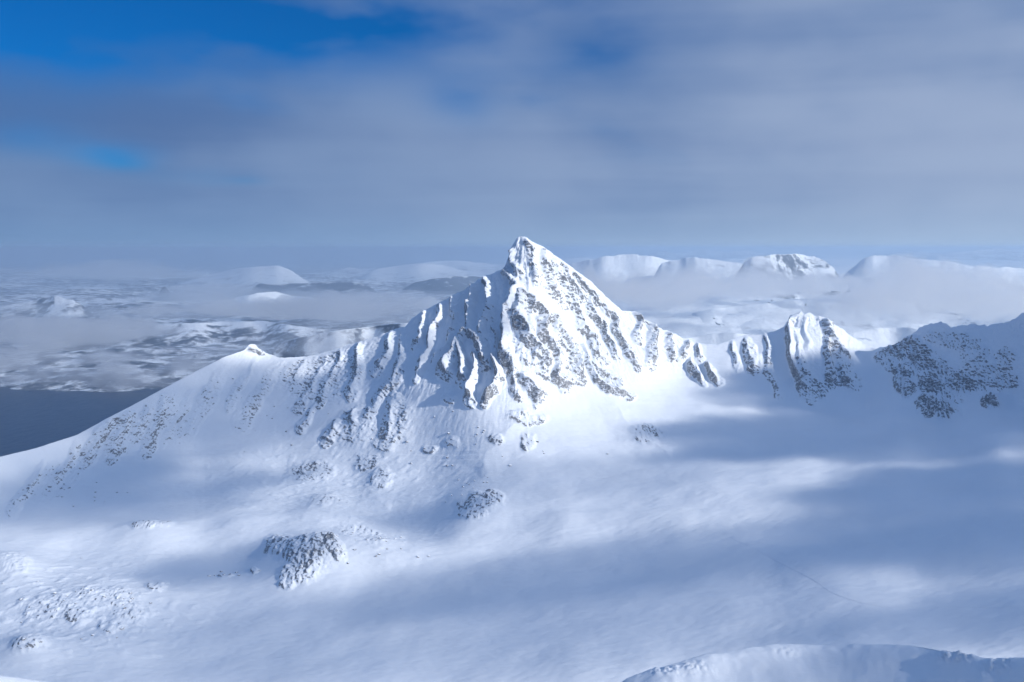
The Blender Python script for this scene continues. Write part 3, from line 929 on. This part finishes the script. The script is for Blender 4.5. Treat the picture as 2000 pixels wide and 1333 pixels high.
# low ground beyond the fjord: shore distance by pixel column, then rolling country
fx = np.linspace(-500, 2500, 760)
ld = np.exp(np.linspace(math.log(3000), math.log(90000), 420))
SHX = [-500, 0, 60, 140, 200, 260, 300, 360, 430, 500, 700, 900, 1100, 1300, 2500]
SHY = [757, 759, 760, 764, 769, 771, 768, 760, 752, 760, 800, 830, 840, 840, 840]
shore = d_for_z(fx, np.interp(fx, SHX, SHY), 0.0)
LX = (fx[None] - 1000) / F * ld[:, None] * 1.0
LY = np.repeat(ld[:, None], len(fx), 1)
inl = LY - shore[None] + fbm2(LX / 900, LY / 900, 4, 0.55, 401) * 260
right0 = sstep(fx, 900, 1150)[None]
rise = (70 + 190 * right0) * (1 - np.exp(-np.clip(inl, 0, None) / 1500)) + 25 * sstep(inl, 0, 500)
right = sstep(fx, 900, 1150)[None]
hills = fbm2(LX / 3800, LY / 3000, 6, 0.52, 402) * (80 + 90 * right0) + ridged2(LX / 1700, LY / 1700, 4, 0.5, 403) * 45
LZ = np.where(inl < 0, np.clip(inl, -400, 0) * 0.08 - 0.5, rise * (1 + right * 0.7) + hills * sstep(inl, 0, 2500) * (1 - 0.2 * right))
LZ = LZ - sstep(ld, 22000, 70000)[:, None] * 110
LP = np.stack([LX, LY, LZ], 2)
LN = grid_normals(LP)
if LN[50, 300, 2] < 0: LN = -LN
lrock = 0.74 - LZ / 560.0 + fbm2(LX / 1500, LY / 1500, 3, 0.5, 404) * 0.28 + (1 - LN[..., 2]) * 1.6  # low ground darkened: partly real scrub, partly in place of cloud shade
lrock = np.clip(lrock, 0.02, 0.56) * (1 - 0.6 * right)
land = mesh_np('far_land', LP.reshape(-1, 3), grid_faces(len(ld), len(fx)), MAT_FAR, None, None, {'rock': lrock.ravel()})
tag(land, 'low snowy country with scrub and painted cloud shade beyond the fjord', 'land', kind='structure')


def far_mountain(label, crest, d, front, back_len, base, rockiness=0.15, seed=1, low_scrub=0.3, relief=1.0, cat='hill', name='far_mountain', sharp=1.0):
    xs = np.array([c[0] for c in crest], float); ys = np.array([c[1] for c in crest], float)
    w = xs[-1] - xs[0]
    ncol = int(np.clip(w / 2.2, 60, 340)); nf = 70; nb = 24
    px = np.linspace(xs[0], xs[-1], ncol)
    py = np.interp(px, xs, ys)
    kk = np.hanning(7); kk /= kk.sum()
    py = np.convolve(np.pad(py, 3, 'edge'), kk, 'valid')
    py = py + fbm2(px / 28, px * 0 + seed, 4, 0.55, seed) * 1.5 * relief
    dd = d * (1 + 0.05 * fbm2(px / 160, px * 0 + seed * 3.1, 2, 0.5, seed + 5))
    x, y, z = unproj(px, py, dd)
    endt = sstep(np.minimum(px - xs[0], xs[-1] - px) / (0.24 * w), 0, 1)
    zb = base - 260.0
    z = zb + (z - zb) * endt
    ks = np.hanning(41); ks /= ks.sum()
    zs_ = np.convolve(np.pad(z, 20, 'edge'), ks, 'valid')
    kb = np.hanning(151); kb /= kb.sum()
    zw_ = np.convolve(np.pad(z, 75, 'edge'), kb, 'valid')
    t = np.concatenate([-np.linspace(1, 0, nb, endpoint=False) ** 1.3, np.linspace(0, 1, nf) ** 1.25])
    G = np.zeros((len(t), ncol, 3))
    for i, tt in enumerate(t):
        if tt < 0:
            yy = y + (-tt) * back_len; hh = np.clip(1 + tt, 0, 1) ** 1.2
        else:
            yy = y - tt * front; hh = (1 - tt) ** sharp * (1 - 0.25 * math.sin(math.pi * tt))
        G[i, :, 0] = x * yy / y; G[i, :, 1] = yy
        zl = zs_ + (zw_ - zs_) * min(1.0, 3.0 * abs(tt))
        ze = zl + (z - zl) * math.exp(-abs(tt) * 14)
        G[i, :, 2] = zb + (ze - zb) * hh
    gx, gy, gz = G[..., 0], G[..., 1], G[..., 2]
    Hh = max(float((z - base).max()), 80)
    s = Hh * 2.2
    amp = np.clip((1 - np.abs(t))[:, None], 0, 1) * np.clip(np.abs(t) * 5, 0.05, 1)[:, None]
    n = ridged2(gx / (s * .6) + seed, gy / (s * .6), 5, 0.52, seed + 9) * 0.07 + fbm2(gx / (s * 1.7), gy / (s * 1.7), 5, 0.5, seed + 17) * 0.17
    G[..., 2] += n * Hh * amp * relief
    N = grid_normals(G)
    if N[len(t) // 2, ncol // 2, 2] < 0: N = -N
    hrel = np.clip((G[..., 2] - base) / Hh, 0, 1)
    rk = rockiness + (1 - N[..., 2]) * 1.3 * rockiness / 0.15 * 0.5 + low_scrub * (1 - hrel) ** 1.5 + fbm2(gx / (s * .8), gy / (s * .8), 3, 0.5, seed + 23) * 0.16
    o = mesh_np(name, G.reshape(-1, 3), grid_faces(len(t), ncol), MAT_FAR, None, None, {'rock': np.clip(rk, 0, 0.8).ravel()})
    tag(o, label, cat, kind='structure')
    return o


far_mountain('faint blue saw-toothed range on the horizon right of the pyramid peak', [(1190, 512), (1240, 499), (1290, 491), (1330, 496), (1372, 487), (1420, 493), (1460, 489), (1510, 500), (1600, 510)], 52000, 9000, 9000, 350, .34, 11, .3, 1.2, 'mountain range')
far_mountain('faint blue range on the horizon at the right edge', [(1600, 512), (1680, 501), (1730, 494), (1780, 491), (1840, 496), (1900, 490), (1935, 487), (2000, 487), (2120, 488), (2300, 500)], 44000, 9000, 9000, 350, .34, 12, .3, 1.2, 'mountain range')
far_mountain('broad white dome just right of the pyramid peak on the skyline', [(960, 575), (1060, 535), (1130, 512), (1180, 501), (1225, 496), (1270, 501), (1320, 510), (1380, 530), (1450, 560)], 13500, 3600, 3000, 330, .10, 13, .14, 1.2, 'mountain')
far_mountain('low white saddle hill between the white dome and the gullied hill', [(1220, 560), (1290, 515), (1340, 504), (1385, 506), (1430, 514), (1470, 520), (1540, 545)], 12200, 3000, 3000, 330, .12, 33, .14, 1.3, 'mountain')
far_mountain('steep white hill with gullies above the fog behind the horn', [(1380, 560), (1440, 520), (1475, 502), (1520, 496), (1555, 497), (1590, 500), (1612, 512), (1640, 530), (1700, 560)], 10800, 2400, 2400, 380, .17, 34, .14, 1.7, 'mountain')
far_mountain('flat-topped white massif on the skyline above the headwall', [(1540, 560), (1600, 520), (1650, 502), (1690, 498), (1750, 501), (1800, 508), (1850, 511), (1900, 520), (1980, 524), (2080, 530), (2260, 560)], 12800, 3400, 3000, 350, .11, 14, .14, 1.2, 'mountain')
far_mountain('pale far range left of the pyramid peak, partly hidden behind it', [(540, 552), (600, 531), (640, 526), (680, 523), (720, 529), (760, 522), (800, 516), (860, 510), (890, 509), (930, 513), (980, 517), (1060, 522), (1150, 545)], 36000, 7000, 7000, 250, .12, 15, .3, .9, 'mountain range')
far_mountain('smooth white hills just left of the pyramid shoulder', [(640, 566), (700, 537), (740, 525), (800, 517), (850, 516), (880, 522), (910, 531), (950, 526), (1000, 532), (1070, 560)], 28000, 6000, 5000, 200, .05, 16, .3, .8, 'hills')
far_mountain('big smooth white dome mountain in the left distance', [(270, 575), (330, 557), (370, 549), (410, 537), (450, 527), (500, 521), (545, 519), (565, 527), (590, 543), (640, 560), (680, 572)], 24000, 5500, 5000, 190, .04, 17, .32, .8, 'mountain')
far_mountain('low pale ridge on the far left horizon', [(-260, 566), (-60, 560), (0, 555), (60, 560), (120, 551), (160, 557), (200, 553), (240, 561), (300, 566), (360, 580)], 30000, 6000, 6000, 120, .3, 18, .35, 1.2, 'mountain range')
far_mountain('dark blue wooded hill in front of the white dome', [(420, 592), (470, 570), (505, 554), (540, 557), (600, 553), (650, 551), (700, 553), (735, 562), (800, 585)], 18500, 3600, 3000, 120, .50, 19, .4, .9, 'hill')
far_mountain('dark blue wooded hill beside the pyramid shoulder', [(730, 580), (790, 556), (840, 546), (880, 541), (930, 540), (1000, 548), (1080, 580)], 20500, 3600, 3000, 140, .50, 20, .4, .8, 'hill')
far_mountain('dark headland with a notched knob in the left distance', [(240, 600), (285, 585), (308, 577), (316, 563), (322, 559), (328, 565), (334, 575), (370, 568), (420, 573), (480, 588), (520, 600)], 17000, 2600, 2400, 40, .45, 21, .4, .7, 'headland')
far_mountain('small sunlit white hill below the dark wooded hill', [(380, 602), (450, 584), (500, 573), (535, 570), (565, 577), (620, 583), (680, 600)], 14200, 2600, 2000, 150, .06, 22, .35, .7, 'hill')
far_mountain('white hill with dark cliffs at the left edge', [(-200, 640), (-60, 612), (0, 600), (40, 593), (80, 583), (108, 578), (140, 586), (165, 597), (210, 615), (260, 628)], 12800, 2400, 2200, 110, .20, 23, .3, 1.3, 'hill')
far_mountain('long snowy plateau with a dark cliff band above the fjord', [(130, 668), (200, 645), (260, 636), (300, 633), (380, 631), (450, 629), (510, 627), (560, 634), (640, 645), (700, 655), (780, 680)], 10200, 2600, 2400, 150, .22, 24, .30, 1.0, 'plateau')
far_mountain('grey wooded hill right behind the left ridge', [(420, 735), (480, 695), (530, 672), (590, 659), (650, 647), (710, 640), (770, 632), (830, 632), (920, 660), (1000, 700)], 6000, 1500, 1600, 60, .20, 25, .24, .7, 'hill')
far_mountain('snowy slope with faint tracks of scrub behind the right col', [(1120, 640), (1200, 606), (1290, 596), (1380, 604), (1460, 596), (1560, 585), (1700, 600), (1850, 590), (2000, 585), (2300, 640)], 8200, 3300, 2600, 250, .10, 26, .28, .5, 'hillside')
far_mountain('pale rounded rise low behind the col beside the horn', [(1260, 690), (1330, 662), (1390, 652), (1440, 650), (1500, 660), (1580, 690)], 5200, 1300, 1400, 300, .10, 27, .22, .8, 'hill')
far_mountain('grey scrub-dotted slope low behind the gap right of the horn', [(1560, 690), (1640, 655), (1710, 640), (1780, 640), (1860, 665), (1950, 700)], 5600, 1500, 1400, 300, .12, 28, .25, .8, 'hill')
print('far land', time.time() - T0)

# ------------------------------------------------------------------ fog banks in the valleys and clouds above
def vapour(name, label, cat, cx, cy, cz, rx, ry, rz, mat, seed, bump=0.30, rot=0.0, group=None):
    nu, nv = 84, 34
    u = np.linspace(0, 2 * math.pi, nu, endpoint=False); v = np.linspace(0, math.pi, nv)
    U, V = np.meshgrid(u, v)
    sx, sy, sz = np.sin(V) * np.cos(U), np.sin(V) * np.sin(U), np.cos(V)
    r = 1 + bump * (pn3(sx * 2.1 + seed, sy * 2.1, sz * 1.2, seed) * 1.4 + 0.7 * pn3(sx * 5 + seed, sy * 5, sz * 2.5, seed + 1) + 0.4 * pn3(sx * 11, sy * 11 + seed, sz * 5, seed + 2))
    x, y, z = sx * r * rx, sy * r * ry, np.sign(sz) * np.abs(sz) ** 1.3 * r * rz
    z = np.where(z < 0, z * 0.6, z)
    ca, sa = math.cos(rot), math.sin(rot)
    co = np.stack([cx + x * ca - y * sa, cy + x * sa + y * ca, cz + z], 2)
    ring = co[1:-1].reshape(-1, 3)
    co2 = np.concatenate([ring, co[0, :1], co[-1, :1]])
    n = nv - 2
    a = (np.arange(n - 1)[:, None] * nu + np.arange(nu)[None]).ravel()
    b = (np.arange(n - 1)[:, None] * nu + (np.arange(nu)[None] + 1) % nu).ravel()
    tri = np.concatenate([np.stack([a, a + nu, b + nu], 1), np.stack([a, b + nu, b], 1)])
    top = len(ring); bot = top + 1
    i = np.arange(nu); j = (i + 1) % nu
    tri = np.concatenate([tri, np.stack([np.full(nu, top), i, j], 1), np.stack([np.full(nu, bot), (n - 1) * nu + j, (n - 1) * nu + i], 1)])
    o = mesh_np(name, co2, tri, mat)
    tag(o, label, cat, group, 'thing')
    return o




def vapour_sheet(name, label, cat, cx, cy, cz, rx, ry, rz, mat, seed, group):
    """a bank of fog: uneven thickness, thinning to nothing at its edge"""
    nx_, ny_ = 130, 80
    gx, gy = np.meshgrid(np.linspace(-1.35, 1.35, nx_), np.linspace(-1.35, 1.35, ny_))
    wx_, wy_ = gx * rx, gy * ry
    L = min(rx, ry * 1.6)
    n = fbm2(wx_ / (L * .8) + seed, wy_ / (L * .5), 5, 0.55, seed) * 0.8
    n2_ = fbm2(wx_ / (L * .22) + seed, wy_ / (L * .22), 4, 0.55, seed + 7) * 0.38
    t = np.clip(0.8 - 0.8 * (gx * gx + gy * gy) + n * 1.35 + n2_, 0, None)
    t *= sstep(1.33 - np.maximum(np.abs(gx), np.abs(gy)), 0, 0.2)
    t = np.minimum(t ** 1.4, 1.5)
    swell = fbm2(wx_ / L + 5, wy_ / L, 3, 0.5, seed + 3) * rz * 0.5
    top = np.stack([cx + wx_, cy + wy_, np.minimum(cz + swell + rz * t, 1045.0)], 2).reshape(-1, 3)
    bot = np.stack([cx + wx_, cy + wy_, cz + swell - 0.5 * rz * t], 2).reshape(-1, 3)
    fcs = grid_faces(ny_, nx_)
    keep = (t.ravel()[fcs] > 0).any(1)
    fcs = fcs[keep]
    co = np.concatenate([top, bot]); N = len(top)
    allf = np.concatenate([fcs[:, ::-1], fcs + N])
    # close the rim: where the bank has thinned to nothing its two skins share their edge
    tz = t.ravel() <= 0
    mp = np.arange(2 * N); mp[N:][tz] = np.nonzero(tz)[0]
    allf = mp[allf]
    u, inv = np.unique(allf, return_inverse=True)
    o = mesh_np(name, co[u], inv.reshape(allf.shape), mat)
    tag(o, label, cat, group, 'thing')
    return o


FOG = volume_material('fog_vapour', 0.0010, (0.93, 0.95, 0.97), 0.35, (0, 0, 0, 1))
FOGB = volume_material('bright_fog_vapour', 0.0036, (0.985, 0.985, 0.99), 0.4)
FOG_THIN = volume_material('thin_fog_vapour', 0.00055, (0.93, 0.95, 0.97), 0.35, (0, 0, 0, 1))
CLOUD = volume_material('cloud_vapour', 0.0260, (0.97, 0.975, 0.985), 0.4)


def at(px, py, d):
    return [float(q) for q in unproj(px, py, d)]


def fog(label, px, py, d, wpx, ry, rz, mat=FOG, seed=1, rot=0.0):
    x, y, z = at(px, py, d)
    rz = rz * (1.8 if mat is FOGB else 1.5)
    vapour_sheet('fog_bank', label, 'fog bank', x, y, z, wpx / F * d, ry, rz, mat, seed, 'fog banks in the valleys')


fog('long pale fog bank between the white hill and the plateau', 650, 606, 11800, 330, 1300, 75, FOGB, 501)
fog('thin fog patch over the plateau end beside the left ridge', 780, 640, 8000, 190, 900, 80, FOG, 502)
fog('fog bank hanging over the lowland at the left edge', 90, 652, 9600, 270, 1200, 70, FOGB, 503)
fog('thin fog veil below the white cliff hill', 300, 612, 12000, 320, 1100, 90, FOG, 504)
fog('low fog bank lying along the far shore of the fjord', 250, 740, 7300, 240, 520, 50, FOGB, 505)
fog('fog wisp over the near lowland above the shore', 60, 705, 8000, 250, 800, 50, FOGB, 506)
fog('pale fog layer over the middle of the lowland', 430, 690, 8300, 200, 700, 60, FOG_THIN, 516)
fog('fog sheet in front of the white dome mountain', 560, 580, 16500, 330, 1700, 90, FOG, 517)
fog('fog hanging round the foot of the grey wooded hill', 620, 680, 5300, 170, 500, 70, FOG, 507)
fog('wide bright fog bank in the valley right of the pyramid', 1300, 575, 7200, 230, 900, 80, FOGB, 508)
fog('dense fog bank behind the headwall at the right edge', 1880, 590, 6300, 240, 900, 90, FOGB, 509)
fog('grey fog bank pouring behind the horn', 1640, 622, 5000, 190, 600, 60, FOG, 510)
fog('thin fog wisp on the water under the left ridge', 160, 800, 6200, 60, 140, 14, FOG_THIN, 511)
fog('fog veil on the slope behind the right col', 1260, 640, 5200, 170, 500, 40, FOG_THIN, 512)
fog('pale fog drifting over the far white hills at the left horizon', 120, 535, 21000, 300, 1800, 130, FOG_THIN, 513)
fog('fog lapping the foot of the flat-topped massif', 1740, 556, 8600, 190, 900, 80, FOGB, 514)
fog('bright fog shelf under the gullied massif', 1500, 556, 8800, 150, 800, 80, FOGB, 515)
fog('small bright fog puff above the col right of the pyramid', 1190, 565, 6800, 90, 500, 60, FOGB, 518)
fog('ragged fog wisp between the horn and the headwall', 1700, 600, 6000, 90, 420, 60, FOGB, 519)


def cloud(label, x, y, z, rx, ry, rz, mat, seed, rot=0.0, group='shading clouds overhead'):
    vapour('cloud', label, 'cloud', x, y, z, rx, ry, rz, mat, seed, 0.30, rot, group)


def shade_cloud(label, px, py, rx, ry, rz, seed, zc=1750.0, rot=0.0, d=None):
    """a small cloud that stands between the sun and the ground seen at this spot"""
    d = d or float(base_d(np.array(float(px)), np.array(float(py))))
    x, y, z = at(px, py, d)
    q = (zc - z) / SUN_DIR.z
    cloud(label, x + SUN_DIR.x * q, y + SUN_DIR.y * q, zc, rx, ry, rz, CLOUD, seed, rot)


SHADES = [
    # px, py, rx, ry, rz  (metres), distance, turn
    (350, 830, 230, 230, 26, None, 0), (260, 960, 210, 140, 17, None, 15), (1150, 930, 260, 95, 4.5, None, 8), (60, 960, 240, 150, 12, None, 15), (430, 1110, 90, 70, 16, None, 20),  # the thin one over the apron is added to dim bright snow
    (1800, 845, 360, 160, 46, None, 0), (2040, 960, 220, 130, 40, None, 0), (1980, 1065, 170, 60, 30, None, 0), (2080, 1190, 190, 60, 18, None, 10),
    (1130, 1120, 250, 75, 12, None, 18), (1650, 1080, 200, 60, 5, None, 14), (850, 1230, 520, 150, 7.5, None, 10), (840, 1010, 60, 50, 14, None, 0),  # the widest one is an unseen veil added to dim the lower snowfield
    (1850, 730, 270, 150, 46, None, 0), (1580, 740, 120, 80, 24, None, 0), (1880, 1345, 60, 55, 15, 300, 0)]
for i, (px, py, rx, ry, rz, dd, rt) in enumerate(SHADES):
    shade_cloud('unseen shading cloud high to the right, outside the picture', px, py, rx, ry, rz, 560 + i, rot=R(rt), d=dd)


# ------------------------------------------------------------------ boulders and the ski track
def ground_at(px, py):
    """a point of the near snow surface by the pixel of its undisturbed base"""
    fc_ = (px - PX0) / (PX1 - PX0) * (NCOL - 1)
    ic = int(np.clip(fc_, 0, NCOL - 2)); u = fc_ - ic
    out = []
    for c_, w_ in ((ic, 1 - u), (ic + 1, u)):
        colp = PY[:, c_]
        ir = int(np.clip(np.searchsorted(colp, py) - 1, 0, NROW - 2))
        v = float(np.clip((py - colp[ir]) / (colp[ir + 1] - colp[ir]), 0, 1))
        out.append(w_ * ((1 - v) * PG[NBACK + ir, c_] + v * PG[NBACK + ir + 1, c_]))
    return out[0] + out[1]


def boulder_mesh(seed):
    rng = random.Random(seed)
    t = (1 + 5 ** .5) / 2
    v = np.array([[-1, t, 0], [1, t, 0], [-1, -t, 0], [1, -t, 0], [0, -1, t], [0, 1, t], [0, -1, -t], [0, 1, -t], [t, 0, -1], [t, 0, 1], [-t, 0, -1], [-t, 0, 1]], float)
    f = [(0, 11, 5), (0, 5, 1), (0, 1, 7), (0, 7, 10), (0, 10, 11), (1, 5, 9), (5, 11, 4), (11, 10, 2), (10, 7, 6), (7, 1, 8), (3, 9, 4), (3, 4, 2), (3, 2, 6), (3, 6, 8), (3, 8, 9), (4, 9, 5), (2, 4, 11), (6, 2, 10), (8, 6, 7), (9, 8, 1)]
    v /= np.linalg.norm(v, axis=1, keepdims=True)
    vl = [tuple(q) for q in v]; cache = {}
    def mid(i, j):
        kk_ = (min(i, j), max(i, j))
        if kk_ not in cache:
            m_ = (np.array(vl[i]) + np.array(vl[j])) / 2
            m_ /= np.linalg.norm(m_)
            vl.append(tuple(m_)); cache[kk_] = len(vl) - 1
        return cache[kk_]
    nf_ = []
    for a_, b_, c_ in f:
        ab, bc, ca_ = mid(a_, b_), mid(b_, c_), mid(c_, a_)
        nf_ += [(a_, ab, ca_), (b_, bc, ab), (c_, ca_, bc), (ab, bc, ca_)]
    v = np.array(vl)
    r = 1 + 0.45 * pn3(v[:, 0] * 1.3 + seed, v[:, 1] * 1.3, v[:, 2] * 1.3, seed) + 0.25 * pn3(v[:, 0] * 3, v[:, 1] * 3 + seed, v[:, 2] * 3, seed + 1)
    v = v * r[:, None] * np.array([1.0, 0.8 + 0.3 * rng.random(), 0.55 + 0.25 * rng.random()])
    return v, np.array(nf_)


def boulder_material():
    m = bpy.data.materials.new('boulder_rock')
    m.use_nodes = True
    nt = NT(m.node_tree)
    b = principled(nt, Roughness=0.8)
    geo = nt.n('ShaderNodeNewGeometry')
    sp = nt.n('ShaderNodeSeparateXYZ')
    nt.l(geo.outputs['Normal'], sp.inputs[0])
    n = nt.noise(geo.outputs['Position'], 0.9, 4.0, 0.6)
    cap = nt.smooth(nt.math('ADD', sp.outputs[2], nt.math('MULTIPLY', nt.math('SUBTRACT', n, 0.5), 0.9)), 0.35, 0.62)
    nt.l(nt.mix(cap, nt.mix(n, (0.05, 0.05, 0.055), (0.16, 0.15, 0.15)), (0.84, 0.885, 0.94)), b.inputs['Base Color'])
    return m


BMAT = boulder_material()
BM = []
for i in range(7):
    v_, f_ = boulder_mesh(700 + i)
    me_ = mesh_np('boulder', v_, f_, BMAT, smooth=False)
    BM.append(me_.data)
    bpy.data.objects.remove(me_)
rng = random.Random(77)
BOULDERS = [
    # label, category group, number, centre px, spread px, size in m
    ('small dark boulder on the white flank right of the rocky knoll', 'boulders right of the knoll', 26, (730, 1085), (85, 34), (0.7, 1.7)),
    ('snow-capped boulder among the humps in the lower left corner', 'boulders of the lower left humps', 34, (165, 1190), (150, 62), (0.8, 2.1)),
    ('small boulder scattered on the snow apron below the pyramid peak', 'boulders on the apron', 30, (930, 870), (170, 50), (0.9, 2.2)),
    ('dark stone lying at the foot of the left ridge', 'stones at the left ridge foot', 10, (180, 965), (90, 30), (0.8, 1.7)),
    ('small stone left of the rocky knoll in the shaded hollow', 'stones left of the knoll', 9, (450, 1123), (40, 7), (0.9, 1.8)),
    ('small boulder beside the low outcrop on the snow apron', 'boulders by the low outcrop', 14, (930, 960), (60, 34), (0.7, 1.5)),
    ('rock speck on the smooth slope of the left ridge', 'rocks on the left slope', 24, (560, 800), (120, 70), (0.7, 1.7)),
]
for lb, gp, n, (cx, cy), (sx, sy), (s0, s1) in BOULDERS:
    for i in range(n):
        px, py = rng.gauss(cx, sx * .6), rng.gauss(cy, sy * .6)
        p = ground_at(px, py)
        sz = rng.uniform(s0, s1)
        o = bpy.data.objects.new('boulder', BM[rng.randrange(7)])
        C.objects.link(o)
        o.location = (p[0], p[1], p[2] + sz * 0.05)
        o.scale = (sz * rng.uniform(.8, 1.4), sz, sz)
        o.rotation_euler = (rng.uniform(-.3, .3), rng.uniform(-.3, .3), rng.uniform(0, 6.28))
        tag(o, lb, 'boulder', gp)

# a single ski track across the basin: a pressed furrow with a raised lip on each side
TRACK = [(1425, 1048), (1462, 1072), (1505, 1096), (1545, 1116), (1580, 1133), (1605, 1146), (1620, 1162), (1645, 1174), (1690, 1186), (1740, 1190), (1800, 1188), (1870, 1183), (1940, 1182), (2010, 1184), (2120, 1190)]
tp = []
for (x0, y0), (x1, y1) in zip(TRACK[:-1], TRACK[1:]):
    m_ = max(2, int(math.hypot(x1 - x0, y1 - y0) / 2.5))
    for j in range(m_):
        tp.append((x0 + (x1 - x0) * j / m_, y0 + (y1 - y0) * j / m_))
tp.append(TRACK[-1])
tpa = np.array(tp)
kk = np.hanning(17); kk /= kk.sum()
for ax in (0, 1):
    tpa[:, ax] = np.convolve(np.pad(tpa[:, ax], 8, 'edge'), kk, 'valid')
tpa[:, 1] += pn2(np.arange(len(tpa)) / 9.0, np.zeros(len(tpa)), 5) * 0.9
cen = np.array([ground_at(*q) for q in tpa])
tang = np.gradient(cen, axis=0); tang[:, 2] = 0
tang /= np.linalg.norm(tang, axis=1, keepdims=True) + 1e-9
side = np.stack([tang[:, 1], -tang[:, 0], np.zeros(len(tang))], 1)
PROF = [(-0.75, -0.5), (-0.6, 0.10), (-0.42, 0.12), (-0.28, 0.08), (0.0, 0.05), (0.28, 0.08), (0.42, 0.12), (0.6, 0.10), (0.75, -0.5)]
G = np.stack([cen + side * w_ * 0.55 + np.array([0, 0, h_]) for w_, h_ in PROF], 1)
tr_m = snow_rock_material('pressed_snow_shade', 0.3, (0.78, 0.83, 0.90))  # slightly darker snow colour stands in for the furrow's shadow
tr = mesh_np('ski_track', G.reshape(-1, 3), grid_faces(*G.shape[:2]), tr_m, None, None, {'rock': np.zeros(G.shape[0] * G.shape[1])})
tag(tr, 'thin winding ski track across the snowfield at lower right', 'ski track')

# ------------------------------------------------------------------ haze
HAZE = volume_material('haze_air', 4.8e-5, (0.60, 0.76, 0.925), 0.36, (0, 0, 0, 1))
hb = np.array([[x, y, z] for z in (-420.0, 1060.0) for y in (-5000.0, 100000.0) for x in (-80000.0, 80000.0)])
hf = np.array([[0, 2, 3, 1], [4, 5, 7, 6], [0, 1, 5, 4], [2, 6, 7, 3], [0, 4, 6, 2], [1, 3, 7, 5]])
haze = mesh_np('haze', hb, hf, HAZE, smooth=False)
tag(haze, 'pale blue haze over the whole landscape', 'haze', kind='stuff')
print('done', time.time() - T0)
